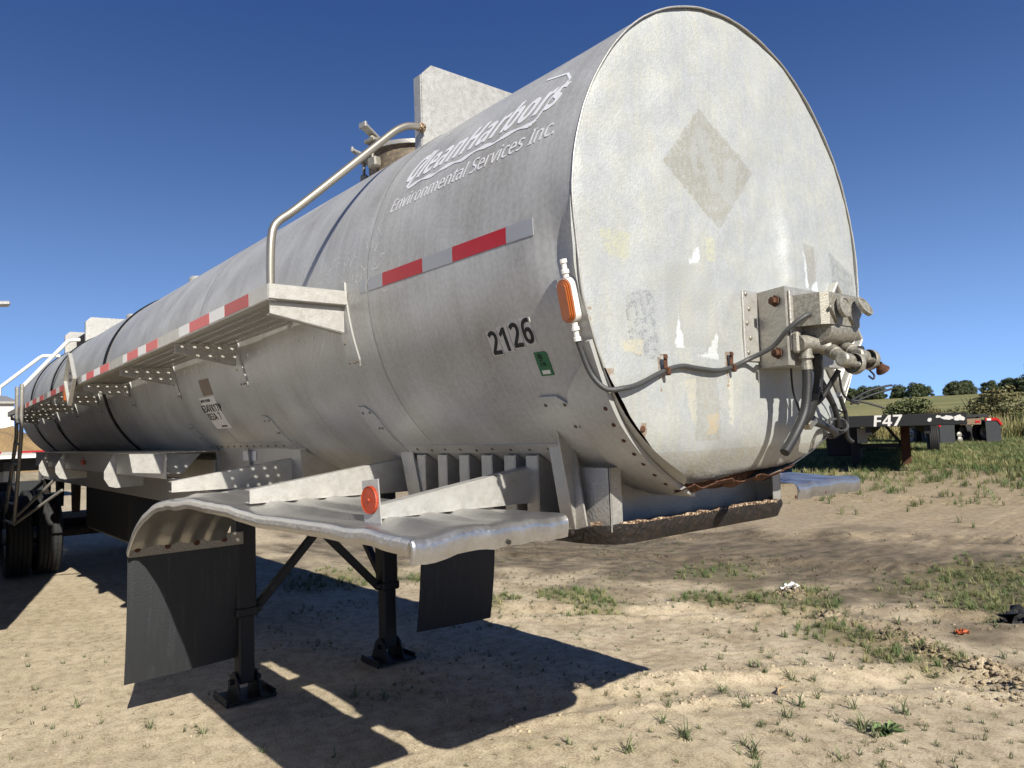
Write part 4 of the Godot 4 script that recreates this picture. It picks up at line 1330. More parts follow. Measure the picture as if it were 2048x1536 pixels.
func build_nose_box(t: Node3D) -> void:
	# aluminium stand-off box riveted to the head
	var st := mb()
	bx(st, Vector3(-0.045, 1.84, 0.006), Vector3(0.42, 2.085, 0.015), 0.002)
	var fl := part("mounting_flange", st, M.alu_clean, t)
	for i in 5:
		rivet("rivet", Vector3(-0.028 + 0.016 * (i % 2), 1.87 + i * 0.05, 0.015), Vector3.BACK, 0.0075, M.cast, fl)
	st = mb()
	prism(st, Transform3D(Basis(Vector3(1, 0, 0), Vector3(0, 0, 1), Vector3(0, -1, 0)), Vector3(0, 1.948, 0)), [Vector2(0.045, 0.012), Vector2(0.004, 0.14), Vector2(0.40, 0.14), Vector2(0.36, 0.012)], 0.262)
	var b := part("stand_off_box", st, M.alu, t, "aluminium box on the head carrying sockets and air couplings")
	for y in [2.035, 1.86]:
		st = mb()
		lathe(st, dirx(Vector3(0.012, y, 0.10), Vector3(-1, 0, -0.3)), [[0.020, 0.0], [0.020, 0.004], [0.014, 0.005], [0.014, 0.018], [0.001, 0.019]], 6, true)
		part("bolt", st, M.rust, b)
	st = mb()
	bx(st, Vector3(0.018, 1.865, 0.141), Vector3(0.40, 2.066, 0.150), 0.006)
	part("backing_plate", st, M.frame, b)
	# cast nose box with two capped sockets
	st = mb()
	prism(st, Transform3D(Basis(Vector3(1, 0, 0), Vector3(0, 0, 1), Vector3(0, -1, 0)), Vector3(0, 1.995, 0)), [Vector2(0.035, 0.150), Vector2(0.050, 0.235), Vector2(0.07, 0.255), Vector2(0.275, 0.255), Vector2(0.295, 0.235), Vector2(0.305, 0.150)], 0.105)
	lathe(st, Transform3D(Basis(Vector3(0, 0, -1), PI / 2), Vector3(0.09, 1.935, 0.20)), [[0.001, 0.0], [0.048, 0.0], [0.052, 0.02], [0.052, 0.17], [0.048, 0.19], [0.001, 0.19]], 20)
	var nb := part("nose_box", st, M.cast, b)
	for k in 2:
		var at := Vector3(0.115 + k * 0.112, 1.995, 0.257)
		st = mb()
		prism(st, Transform3D(Basis(Vector3.BACK, PI / 4), at), range(16).map(func(i):
			var a: float = TAU * i / 16.0
			return Vector2(pow(absf(cos(a)), 0.5) * signf(cos(a)), pow(absf(sin(a)), 0.5) * signf(sin(a))) * 0.040), 0.016)
		for e in [Vector3(0.05, 0, 0), Vector3(-0.05, 0, 0)]:
			bolt(st, at + e + Vector3(0, 0, 0.004), Vector3.BACK, 0.007)
		var soc := part("socket", st, M.cast, nb)
		st = mb()
		var open := 0.12 if k == 0 else 0.5
		var hinge := at + Vector3(0, 0.042, 0.014)
		lathe(st, Transform3D(Basis(Vector3.RIGHT, PI / 2 - open), hinge) * Transform3D(Basis(), Vector3(0, 0, 0.04)), [[0.001, 0.0], [0.036, 0.0], [0.036, 0.012], [0.026, 0.014], [0.024, 0.010], [0.001, 0.011]], 22, true)
		part("cap", st, M.cast, soc)
	# manifold under it, ports and couplings
	st = mb()
	tube(st, curve([Vector3(0.025, 1.885, 0.165), Vector3(0.07, 1.888, 0.175), Vector3(0.115, 1.885, 0.185), Vector3(0.14, 1.872, 0.205)], 5), 0.027, 14)
	tube(st, [Vector3(0.06, 1.89, 0.172), Vector3(0.06, 1.845, 0.172)], 0.020, 12)
	lathe(st, Transform3D(Basis(), Vector3(0.06, 1.845, 0.172)), [[0.020, 0.0], [0.024, 0.0], [0.024, -0.008], [0.016, -0.01], [0.016, -0.022], [0.018, -0.022], [0.018, -0.045], [0.001, -0.045]], 12, true)
	tube(st, curve([Vector3(0.33, 1.90, 0.165), Vector3(0.28, 1.895, 0.175), Vector3(0.245, 1.89, 0.19), Vector3(0.23, 1.882, 0.21)], 5), 0.024, 14)
	bx(st, Vector3(0.015, 1.855, 0.149), Vector3(0.038, 1.925, 0.172), 0.006)
	var mf := part("air_manifold", st, M.cast, b)
	for g in [[Vector3(0.14, 1.872, 0.205), Vector3(0.085, 1.815, 0.30), 0], [Vector3(0.23, 1.882, 0.21), Vector3(0.188, 1.832, 0.30), 1]]:
		var a: Vector3 = g[0]
		var e: Vector3 = g[1]
		var d: Vector3 = (e - a).normalized()
		st = mb()
		lathe(st, dirx(a, d), [[0.017, 0.0], [0.017, 0.025], [0.023, 0.027], [0.023, 0.052], [0.020, 0.054], [0.020, a.distance_to(e)], [0.001, a.distance_to(e) + 0.003]], 16)
		var gh := part("air_coupling", st, M.cast, mf)
		st = mb()
		var side := Vector3(1, -0.15, 0.1).normalized()
		lathe(st, dirx(e - d * 0.012 - side * 0.03, -side), [[0.022, -0.062], [0.024, -0.055], [0.024, -0.006], [0.020, 0.0], [0.016, 0.001], [0.001, 0.0]], 18)
		lathe(st, dirx(e + d * 0.004 + side * 0.018, side), [[0.032, 0.0], [0.034, 0.006], [0.034, 0.020], [0.018, 0.024], [0.001, 0.024]], 20)
		box(st, Transform3D(Basis(Vector3.BACK, -0.7), e + side * 0.038 + d * 0.02), Vector3(0.034, 0.022, 0.03), 0.005)
		part("coupling_head", st, M.cast, gh)
		if g[2] == 1:
			st = mb()
			lathe(st, dirx(e + side * 0.045 + d * 0.035, Vector3(0.6, -0.75, 0.2)), [[0.012, 0.0], [0.013, 0.01], [0.022, 0.026], [0.022, 0.03], [0.001, 0.028]], 14)
			part("rubber_seal", st, M.rust, gh)
			st = mb()
			box(st, Transform3D(Basis(Vector3.BACK, 0.6), a + side * 0.075 + d * 0.03), Vector3(0.03, 0.045, 0.03), 0.005)
			part("knob", st, M.black, gh)
	# hoses and loose wires
	var hoses := [
		[[Vector3(0.06, 1.81, 0.172), Vector3(0.055, 1.74, 0.172), Vector3(0.035, 1.66, 0.168), Vector3(-0.02, 1.59, 0.162), Vector3(-0.085, 1.535, 0.16)], 0.0155, "air_hose"],
		[[Vector3(0.15, 1.855, 0.16), Vector3(0.165, 1.79, 0.155), Vector3(0.155, 1.73, 0.15), Vector3(0.125, 1.66, 0.14), Vector3(0.11, 1.63, 0.12)], 0.0135, "air_hose"],
		[[Vector3(0.19, 1.855, 0.15), Vector3(0.20, 1.79, 0.145), Vector3(0.185, 1.72, 0.14), Vector3(0.13, 1.645, 0.125)], 0.010, "air_hose"],
		[[Vector3(0.20, 1.80, 0.21), Vector3(0.19, 1.75, 0.18), Vector3(0.165, 1.70, 0.155), Vector3(0.145, 1.68, 0.13)], 0.009, "air_hose"],
		[[Vector3(0.11, 1.64, 0.11), Vector3(0.18, 1.632, 0.10), Vector3(0.28, 1.615, 0.10), Vector3(0.40, 1.59, 0.08), Vector3(0.50, 1.585, 0.03)], 0.0125, "air_hose"],
		[[Vector3(0.36, 1.80, 0.05), Vector3(0.41, 1.73, 0.06), Vector3(0.46, 1.66, 0.06), Vector3(0.50, 1.60, 0.04), Vector3(0.47, 1.57, 0.03)], 0.011, "air_hose"],
		[[Vector3(0.30, 1.80, 0.16), Vector3(0.40, 1.73, 0.12), Vector3(0.50, 1.70, 0.10), Vector3(0.56, 1.69, 0.10)], 0.004, "loose_wire"],
		[[Vector3(0.54, 1.70, 0.08), Vector3(0.63, 1.735, 0.10), Vector3(0.70, 1.755, 0.14), Vector3(0.72, 1.758, 0.16)], 0.0042, "loose_wire"],
		[[Vector3(0.54, 1.69, 0.08), Vector3(0.63, 1.72, 0.11), Vector3(0.72, 1.745, 0.16)], 0.0042, "loose_wire"],
		[[Vector3(0.55, 1.705, 0.08), Vector3(0.60, 1.69, 0.12), Vector3(0.64, 1.67, 0.16)], 0.004, "loose_wire"],
		[[Vector3(0.40, 1.86, 0.20), Vector3(0.45, 1.82, 0.19), Vector3(0.48, 1.79, 0.2), Vector3(0.47, 1.775, 0.2), Vector3(0.44, 1.785, 0.2)], 0.0035, "loose_wire"],
		[[Vector3(0.52, 1.72, 0.05), Vector3(0.56, 1.64, 0.05), Vector3(0.58, 1.57, 0.04), Vector3(0.60, 1.545, 0.05)], 0.008, "loose_wire"],
		[[Vector3(0.16, 1.84, 0.06), Vector3(0.20, 1.74, 0.04), Vector3(0.24, 1.66, 0.04), Vector3(0.26, 1.60, 0.03)], 0.0035, "loose_wire"],
		[[Vector3(0.30, 1.84, 0.06), Vector3(0.36, 1.76, 0.06), Vector3(0.45, 1.69, 0.05), Vector3(0.53, 1.66, 0.05)], 0.0035, "loose_wire"]]
	for h in hoses:
		st = mb()
		tube(st, curve(h[0], 8), h[1], 10)
		part(h[2], st, M.hose if h[1] > 0.006 else M.wire, t)
	st = mb()
	tube(st, [Vector3(0.125, 1.725, 0.15), Vector3(0.115, 1.66, 0.135), Vector3(0.10, 1.63, 0.12)], 0.026, 10, 0.022)
	part("hose_sleeve", st, M.hose, t)
	st = mb()
	box(st, Transform3D(Basis(Vector3.BACK, 0.5), Vector3(0.165, 1.625, 0.115)), Vector3(0.055, 0.028, 0.03), 0.004)
	box(st, Transform3D(Basis(Vector3.BACK, 0.9), Vector3(0.02, 1.625, 0.15)), Vector3(0.06, 0.018, 0.012), 0.003)
	part("hose_clamp", st, M.tube, t)
	# coil of wire and twine
	st = mb()
	for k in 4:
		var ring := []
		for i in 25:
			var a := TAU * i / 24.0
			ring.append(Vector3(0.47 + cos(a) * (0.075 - k * 0.006), 1.60 + sin(a) * (0.035 - k * 0.003) + k * 0.006, 0.045 + k * 0.006 + sin(a + k) * 0.012))
		tube(st, ring, 0.0032, 6, -1.0, false)
	part("wire_coil", st, M.cable, t)
	# diamond placard holder on the right of the head
	st = mb()
	var dx := Transform3D(Basis(), Vector3(0.60, 1.955, 0.012))
	for k in 4:
		var a := Vector2.UP.rotated(k * PI / 2) * 0.215
		var c := Vector2.UP.rotated((k + 1) * PI / 2) * 0.215
		bar(st, dx * Vector3(a.x * 0.85, a.y, 0.004), dx * Vector3(c.x * 0.85, c.y, 0.004), 0.012, 0.03, 0.003, Vector3.BACK)
	var ph := part("placard_holder", st, M.alu_clean, t, "diamond placard frame with white insert on the head")
	st = mb()
	prism(st, dx, [Vector2(0, 0.18), Vector2(0.15, 0.0), Vector2(0, -0.18), Vector2(-0.15, 0.0)], 0.006)
	part("insert", st, M.white, ph)

func wheel(parent: Node3D, at: Vector3, s: float) -> void:
	var st := mb()
	var prof := [[0.28, -0.10], [0.36, -0.135], [0.44, -0.14], [0.485, -0.125]]
	for k in 5:
		var y0 := -0.115 + k * 0.048
		prof.append_array([[0.505, y0], [0.507, y0 + 0.036], [0.494, y0 + 0.037], [0.494, y0 + 0.047]])
	prof.append_array([[0.485, 0.125], [0.44, 0.14], [0.36, 0.135], [0.28, 0.10]])
	lathe(st, dirx(at, Vector3(-1, 0, 0)), prof, 40, true)
	var ty := part("tyre", st, M.rubber, parent)
	st = mb()
	lathe(st, dirx(at, Vector3(s, 0, 0)), [[0.285, 0.11], [0.27, 0.10], [0.26, 0.02], [0.20, 0.0], [0.16, 0.05], [0.11, 0.06], [0.10, 0.14], [0.001, 0.15]], 24, true)
	part("rim", st, M.frame, ty)

func build_rear(t: Node3D) -> void:
	# side rails of the rear sub-frame with outrigger fins
	for s in [-1.0, 1.0]:
		var st := mb()
		bx(st, Vector3(s * 0.90, 1.39, -9.6), Vector3(s * 0.892, 1.56, -3.72), 0.002)
		bx(st, Vector3(s * 0.90, 1.39, -9.6), Vector3(s * 0.80, 1.398, -3.72), 0.002)
		bx(st, Vector3(s * 0.94, 1.558, -9.6), Vector3(s * 0.50, 1.566, -3.72), 0.002)
		bx(st, Vector3(s * 0.55, 1.15, -11.8), Vector3(s * 0.45, 1.50, -3.85), 0.003)
		var rail := part("side_rail", st, M.frame, t)
		for z in [-5.15, -7.5, -8.65]:
			st = mb()
			prism(st, Transform3D(Basis(), Vector3(0, 0, z)), [Vector2(s * 0.902, 1.555), Vector2(s * 0.915, 1.555), Vector2(s * 0.985, 1.42), Vector2(s * 0.985, 1.36), Vector2(s * 0.95, 1.30), Vector2(s * 0.90, 1.285), Vector2(s * 0.70, 1.29), Vector2(s * 0.70, 1.385), Vector2(s * 0.902, 1.385)], 0.008)
			part("fin", st, M.alu_clean, rail)
		st = mb()
		prism(st, Transform3D(Basis(), Vector3(0, 0, -3.80)), [Vector2(s * 1.10, 1.565), Vector2(s * 0.66, 1.55), Vector2(s * 0.78, 1.42), Vector2(s * 1.08, 1.445)], 0.008)
		part("end_plate", st, M.alu_clean, rail)
		st = mb()
		bx(st, Vector3(s * 0.905, 1.45, -6.52), Vector3(s * 0.925, 1.50, -6.40), 0.006)
		part("side_reflector", st, M.orange, rail, "orange side reflector on the rear rail")
		# tandem axles with twin tyres
		for z in [-9.95, -11.2]:
			for x in [1.07, 0.75]:
				wheel(t, Vector3(s * x, 0.507 + 0.0, z), s)
	for z in [-9.95, -11.2]:
		var st2 := mb()
		tube(st2, [Vector3(-1.0, 0.507, z), Vector3(1.0, 0.507, z)], 0.065, 12)
		part("axle", st2, M.grease, t)
	for s in [-1.0, 1.0]:
		for z in [-9.35, -10.55, -11.7]:
			var st := mb()
			prism(st, Transform3D(Basis(Vector3(0, 0, 1), Vector3.UP, Vector3(-1, 0, 0)), Vector3(s * 0.50, 0, z)), [Vector2(-0.10, 1.15), Vector2(0.10, 1.15), Vector2(0.04, 0.80), Vector2(-0.04, 0.80)], 0.08)
			part("spring_hanger", st, M.grease, t)
	for z in [-4.6, -6.4, -8.2]:
		var st := mb()
		bx(st, Vector3(-0.5, 1.2, z - 0.04), Vector3(0.5, 1.35, z + 0.04), 0.003)
		part("cross_member", st, M.grease, t)
	var tank := mb()
	lathe(tank, dirx(Vector3(-0.35, 0.98, -8.6), Vector3(1, 0, 0)), [[0.001, 0.0], [0.12, 0.01], [0.14, 0.04], [0.14, 0.66], [0.12, 0.69], [0.001, 0.70]], 18)
	part("air_tank", tank, M.grease, t)
	tank = mb()
	bx(tank, Vector3(-0.45, 0.62, -9.0), Vector3(0.45, 1.2, -6.8), 0.03)
	part("pump_cabinet", tank, M.black, t)
	# discharge hose hanging in the gap
	tank = mb()
	lathe(tank, dirx(Vector3(-0.42, 1.36, -5.0), Vector3(0, -1, 0.1)), [[0.05, 0.0], [0.10, 0.05], [0.10, 0.22], [0.001, 0.22]], 14)
	part("outlet_cap", tank, M.frame, t)
	# rear flaps and bumper
	for s in [-1.0, 1.0]:
		tank = mb()
		bx(tank, Vector3(s * 0.50, 0.18, -11.98), Vector3(s * 1.24, 1.12, -11.965), 0.003)
		part("mud_flap", tank, M.flap, t)
	tank = mb()
	bx(tank, Vector3(-1.2, 0.48, -12.16), Vector3(1.2, 0.60, -12.06), 0.01)
	for s in [-1.0, 1.0]:
		bx(tank, Vector3(s * 0.40, 0.55, -12.14), Vector3(s * 0.52, 1.4, -12.08), 0.005)
	bx(tank, Vector3(-0.55, 1.12, -12.2), Vector3(0.55, 1.45, -11.7), 0.01)
	part("rear_bumper", tank, M.frame, t)
	# ladder at the rear left and its hand rails
	var st3 := mb()
	tube(st3, [Vector3(-1.205, 2.32, -8.20), Vector3(-1.205, 1.75, -8.22), Vector3(-1.21, 0.76, -8.75)], 0.02, 8)
	tube(st3, [Vector3(-1.205, 2.32, -8.62), Vector3(-1.205, 1.75, -8.64), Vector3(-1.21, 0.72, -9.75)], 0.02, 8)
	var lad := part("ladder", st3, M.frame, t, "aluminium ladder below the rear of the catwalk")
	for i in 6:
		var f := i / 5.0
		st3 = mb()
		tube(st3, [Vector3(-1.207, 0.76, -8.75).lerp(Vector3(-1.205, 1.9, -8.21), f), Vector3(-1.207, 0.74, -9.75).lerp(Vector3(-1.205, 1.9, -8.63), f)], 0.014, 8)
		part("rung", st3, M.frame, lad)
	st3 = mb()
	tube(st3, [Vector3(-1.21, 0.76, -8.75), Vector3(-0.85, 1.15, -8.0)], 0.016, 8)
	tube(st3, [Vector3(-1.21, 0.74, -9.2), Vector3(-0.85, 1.25, -8.5)], 0.016, 8)
	part("ladder_brace", st3, M.frame, lad)
	for p in [[[Vector3(-1.17, 2.20, -8.5), Vector3(-1.168, 2.31, -8.5), Vector3(-0.718, 2.86, -8.5), Vector3(-0.60, 2.88, -8.52)]], [[Vector3(-1.25, 2.30, -10.0), Vector3(-1.246, 2.404, -10.0), Vector3(-0.82, 2.80, -10.0), Vector3(-0.78, 2.826, -10.0), Vector3(-0.587, 2.834, -10.0)]]]:
		st3 = mb()
		tube(st3, p[0], 0.022, 8)
		part("hand_rail", st3, M.white, t)
	# diamond placard frame hung on the catwalk edge, amber side lamp beside it
	st3 = mb()
	var px := Transform3D(Basis(Vector3(0, 0, 1), Vector3.UP, Vector3(-1, 0, 0)), Vector3(-1.185, 2.155, -5.30))
	prism(st3, px, [Vector2(0, 0.205), Vector2(0.205, 0), Vector2(0, -0.205), Vector2(-0.205, 0)], 0.008)
	var ph := part("placard_holder", st3, M.alu_clean, t, "diamond placard frame hung on the catwalk edge")
	for k in 4:
		st3 = mb()
		var a := Vector2.UP.rotated(k * PI / 2) * 0.205
		var b := Vector2.UP.rotated((k + 1) * PI / 2) * 0.205
		bar(st3, px * Vector3(a.x, a.y, 0.012), px * Vector3(b.x, b.y, 0.012), 0.016, 0.03, 0.003, Vector3.LEFT)
		part("frame_bar", st3, M.alu_clean, ph)
	st3 = mb()
	for y in [-0.06, 0.02, 0.07]:
		box(st3, px * Transform3D(Basis(), Vector3(0.0, y, 0.008)), Vector3(0.16, 0.035, 0.008), 0.002)
	part("flip_panel", st3, M.frame, ph)
	st3 = mb()
	box(st3, Transform3D(Basis(), Vector3(-1.175, 2.06, -5.62)), Vector3(0.04, 0.13, 0.07), 0.012)
	part("side_lamp", st3, M.amber, t, "amber side lamp beneath the catwalk")

# ---------------------------------------------------------------- other things in the yard
func lat(x: float, y: float, z: float) -> Vector3:
	return Vector3(x, y, z)

func build_yard() -> void:
	var st: SurfaceTool
	# black flatbed with F47 sprayed on its front beam
	var a := thing("flatbed_trailer", "black flatbed trailer with F47 sprayed white on its front beam", "trailer", Vector3(13.95, land(13.95, -5.24), -5.24), -1.17, "flatbed trailers parked around the lot")
	st = mb()
	bx(st, lat(-1.75, 1.02, -0.10), lat(1.12, 1.27, 0.0), 0.012)
	var beam := part("front_beam", st, M.black, a)
	inst("lettering", text_mesh("F47", 0.24, func(v): return Vector3(-0.32 + v.x * 1.05 + v.y * 0.1, 1.145 + v.y, 0.004 + v.z * 0.5)), M.white, beam, "white sprayed lettering F47")
	st = mb()
	var rr := RandomNumberGenerator.new()
	rr.seed = 3
	for p in [[0.78, 1.17, 0.13, 0.05], [0.98, 1.16, 0.12, 0.07], [0.62, 1.20, 0.06, 0.03], [0.46, 1.14, 0.05, 0.05]]:
		var poly := []
		for i in 14:
			var g := TAU * i / 14.0
			poly.append(Vector2(p[0] + cos(g) * p[2] * rr.randf_range(0.6, 1.1), p[1] + sin(g) * p[3] * rr.randf_range(0.6, 1.1)))
		prism(st, Transform3D(Basis(), Vector3(0, 0, 0.003)), poly, 0.004)
	part("paint_smear", st, M.white, beam)
	for i in 8:
		st = mb()
		bx(st, lat(-1.75 + i * 0.359, 1.225, -11.0), lat(-1.75 + i * 0.359 + 0.35, 1.265, -0.105), 0.006)
		part("deck_plank", st, M.grease, a)
	st = mb()
	for x in [-0.75, 0.35]:
		bx(st, lat(x, 0.85, -11.0), lat(x + 0.12, 1.2, -0.105), 0.006)
	part("main_rail", st, M.black, a)
	for x in [-1.05, 0.02]:
		st = mb()
		bx(st, lat(x - 0.1, 0.0, -2.4), lat(x + 0.1, 1.2, -2.2), 0.01)
		bx(st, lat(x - 0.16, -0.02, -2.46), lat(x + 0.16, 0.02, -2.14), 0.004)
		part("landing_leg", st, M.rust if x > 0 else M.black, a)
		st = mb()
		bar(st, lat(x, 0.45, -2.3), lat(x - 0.45, 1.1, -2.3), 0.07, 0.07)
		part("brace", st, M.black, a)
	st = mb()
	bx(st, lat(-1.0, 0.50, -2.34), lat(0.0, 0.60, -2.26), 0.004)
	part("cross_bar", st, M.black, a)
	st = mb()
	bx(st, lat(-1.0, 0.62, -2.20), lat(-0.78, 0.98, -2.10), 0.01)
	part("crank_box", st, M.frame, a)
	st = mb()
	bx(st, lat(-1.74, 0.30, -3.2), lat(-0.95, 1.0, -2.6), 0.02)
	part("tool_box", st, M.black, a)
	for x in [-1.5, 0.85]:
		wheel(a, lat(x, 0.49, -8.6), -1.0 if x < 0 else 1.0)
		wheel(a, lat(x, 0.49, -9.8), -1.0 if x < 0 else 1.0)
	# second flatbed seen from behind
	var b := thing("flatbed_trailer", "low black trailer seen from behind with red and white flap caps", "trailer", Vector3(28.9, land(28.9, -9.0) - 0.05, -9.0), -0.62, "flatbed trailers parked around the lot")
	st = mb()
	bx(st, lat(-0.95, 1.08, -10.5), lat(0.95, 1.2, -0.3), 0.01)
	bx(st, lat(-0.6, 0.8, -10.5), lat(-0.48, 1.12, -0.2), 0.01)
	bx(st, lat(0.48, 0.8, -10.5), lat(0.6, 1.12, -0.2), 0.01)
	part("frame", st, M.black, b)
	st = mb()
	bx(st, lat(-0.42, 0.82, -0.05), lat(0.42, 1.05, 0.0), 0.006)
	var panel := part("light_panel", st, M.worn, b)
	for x in [-0.33, -0.22, 0.22, 0.33]:
		st = mb()
		lathe(st, dirx(lat(x, 0.93, 0.0), Vector3.BACK), [[0.05, 0.0], [0.05, 0.015], [0.001, 0.02]], 14)
		part("tail_light", st, M.red, panel)
	for s in [-1.0, 1.0]:
		st = mb()
		bx(st, lat(s * 0.62, 0.14, -0.06), lat(s * 1.22, 0.95, -0.045), 0.003)
		part("mud_flap", st, M.flap, b)
		st = mb()
		bar(st, lat(s * 0.60, 1.0, -0.02), lat(s * 1.08, 1.0, -0.02), 0.02, 0.10, 0.002)
		bar(st, lat(s * 1.08, 1.0, -0.02), lat(s * 1.25, 0.78, -0.02), 0.02, 0.08, 0.002)
		part("flap_cap", st, M.red, b)
		st = mb()
		bx(st, lat(s * 0.66, 0.96, -0.006), lat(s * 0.82, 1.03, -0.004), 0.0005)
		part("cap_tape", st, M.tape_white, b)
		for z in [-0.75, -2.0]:
			wheel(b, lat(s * 1.05, 0.49, z), s)
	st = mb()
	for q in [[-0.30, 0.46], [-0.28, 0.28]]:
		lathe(st, dirx(lat(q[0], q[1], -0.3), Vector3.BACK), [[0.09, 0.0], [0.10, 0.05], [0.04, 0.07], [0.001, 0.07]], 14)
	part("air_chamber", st, M.cast, b)
	# third flatbed behind the tank's rear, white rail with red tape
	var c := thing("flatbed_trailer", "flatbed trailer with white side rail and red tape behind the tank's rear end", "trailer", Vector3(-1.0, land(-1, -25), -25.0), 0.0, "flatbed trailers parked around the lot")
	st = mb()
	bx(st, lat(-7.0, 1.40, -2.4), lat(2.9, 1.50, 0.0), 0.01)
	part("deck", st, M.alu_clean, c)
	st = mb()
	bx(st, lat(-7.0, 1.30, -0.03), lat(2.9, 1.40, 0.0), 0.004)
	var side := part("side_rail", st, M.white, c)
	for i in 8:
		st = mb()
		bx(st, lat(-6.8 + i * 1.2, 1.46, 0.002), lat(-6.1 + i * 1.2, 1.52, 0.008), 0.001)
		part("rail_tape", st, M.tape_red, side)
	st = mb()
	bx(st, lat(-7.0, 0.9, -1.6), lat(2.9, 1.3, -0.8), 0.01)
	part("main_rail", st, M.black, c)
	for x in [-5.5, 1.2]:
		st = mb()
		bx(st, lat(x, 0.0, -1.9), lat(x + 0.3, 1.2, -0.5), 0.01)
		part("support_leg", st, M.black, c)
	# dark pickup cab seen between ladder and tank
	var w := thing("warehouse", "long white metal warehouse beyond the straw coloured mound", "building", Vector3(-4.0, land(-4, -120), -120.0), 0.06)
	st = mb()
	bx(st, lat(-40, 0.0, -18), lat(14, 7.4, 0), 0.03)
	part("wall", st, M.white, w)
	st = mb()
	prism(st, Transform3D(Basis(Vector3(0, 0, 1), Vector3.UP, Vector3(-1, 0, 0)), Vector3(-13, 0, -9)), [Vector2(-9.5, 7.4), Vector2(9.5, 7.4), Vector2(9.5, 7.7), Vector2(0, 9.0), Vector2(-9.5, 7.7)], 55.0)
	part("roof", st, M.frame, w)
	for i in 12:
		st = mb()
		bx(st, lat(-39 + i * 4.6, 0.0, 0.0), lat(-38.85 + i * 4.6, 7.35, 0.08), 0.01)
		part("wall_rib", st, M.white, w)
	# box trailer parked on the left
	var bt := thing("box_trailer", "white box trailer parked to the left of the tank trailer's rear wheels", "trailer", Vector3(-3.1, 0, -5.4))
	st = mb()
	bx(st, lat(-1.25, 1.05, -11.0), lat(1.25, 3.75, 0.0), 0.03)
	part("box", st, M.white, bt)
	for s in [-1.0, 1.0]:
		for i in 18:
			st = mb()
			bx(st, lat(s * 1.25, 1.1, -0.35 - i * 0.61), lat(s * 1.27, 3.7, -0.29 - i * 0.61), 0.004)
			part("side_post", st, M.alu_clean, bt)
		st = mb()
		bx(st, lat(s * 1.18, 1.05, 0.0), lat(s * 1.27, 3.78, 0.03), 0.01)
		part("corner_post", st, M.alu_clean, bt)
	st = mb()
	bx(st, lat(-1.2, 0.72, -11.0), lat(1.2, 1.045, -0.1), 0.01)
	bx(st, lat(-1.25, 0.25, -8.0), lat(-1.21, 1.04, -2.0), 0.005)
	bx(st, lat(1.21, 0.25, -8.0), lat(1.25, 1.04, -2.0), 0.005)
	part("chassis", st, M.black, bt)
	for s in [-1.0, 1.0]:
		st = mb()
		bx(st, lat(s * 0.75 - 0.08, 0.0, -1.3), lat(s * 0.75 + 0.08, 0.8, -1.1), 0.01)
		part("landing_leg", st, M.black, bt)
		for z in [-9.0, -10.2]:
			wheel(bt, lat(s * 1.05, 0.507, z), s)
	# light pole whose lamp head reaches in at the left edge
	var lp := thing("light_pole", "tall grey pole with a flat lamp head left of the tank's rear", "lamp post", Vector3(-2.3, 0, -16.0))
	st = mb()
	tube(st, [Vector3(0, 0, 0), Vector3(0, 2.5, 0), Vector3(0, 4.35, 0)], 0.07, 12, 0.045)
	part("pole", st, M.frame, lp)
	st = mb()
	bar(st, Vector3(0, 4.3, 0), Vector3(1.2, 4.42, 0), 0.05, 0.05, 0.01)
	part("arm", st, M.frame, lp)
	st = mb()
	box(st, Transform3D(Basis(Vector3.BACK, 0.1), Vector3(1.45, 4.44, 0)), Vector3(0.55, 0.09, 0.26), 0.03)
	part("lamp_head", st, M.alu_clean, lp)
	# straw coloured heap behind the rear of the tank
	st = mb()
	sheet(st, func(u, v):
		var x := lerpf(-14.0, 10.0, u)
		var z := lerpf(-8.0, 8.0, v)
		var e := sstep(14.0, 2.0, absf(x + 2.0)) * sstep(8.0, 0.5, absf(z))
		return Vector3(x, -0.4 + e * 4.2 + hn.get_noise_2d(x * 0.4, z * 0.4) * 0.6 * e + hn2.get_noise_2d(x * 1.7, z * 1.7) * 0.25 * e, z), 60, 40, -0.05)
	var mound := part("mound", st, tri(mat(Color(0.60, 0.50, 0.35), 0.95), 0.4, (M.soil as StandardMaterial3D).albedo_texture))
	mound.position = Vector3(0, land(0, -62), -62)
	kind(mound, "structure")

# ---------------------------------------------------------------- plants
func leaf_cloud(sd: int, lobes: Array, n: int, size: float, dark: Color, light: Color) -> ArrayMesh:
	var r := RandomNumberGenerator.new()
	r.seed = sd
	var v := PackedVector3Array()
	var c := PackedColorArray()
	var nn := PackedVector3Array()
	for i in n:
		var lb: Array = lobes[r.randi() % lobes.size()]
		var d := Vector3(r.randfn(), r.randfn(), r.randfn()).normalized()
		var p: Vector3 = lb[0] + d * (lb[1] as Vector3) * pow(r.randf(), 0.33)
		var ax := (d + Vector3(r.randfn(), r.randfn(), r.randfn()) * 0.7).normalized()
		var u := ax.cross(Vector3(0.31, 0.77, 0.2)).normalized() * size * r.randf_range(0.5, 1.2)
		var w := ax.cross(u).normalized() * size * r.randf_range(0.4, 0.9)
		var col := dark.lerp(light, r.randf())
		for q in [p - u, p + w, p + u, p - u, p + u, p - w]:
			v.append(q)
			c.append(col)
			nn.append(ax)
	var arr := []
	arr.resize(Mesh.ARRAY_MAX)
	arr[Mesh.ARRAY_VERTEX] = v
	arr[Mesh.ARRAY_COLOR] = c
	arr[Mesh.ARRAY_NORMAL] = nn
	var m := ArrayMesh.new()
	m.add_surface_from_arrays(Mesh.PRIMITIVE_TRIANGLES, arr)
	return m

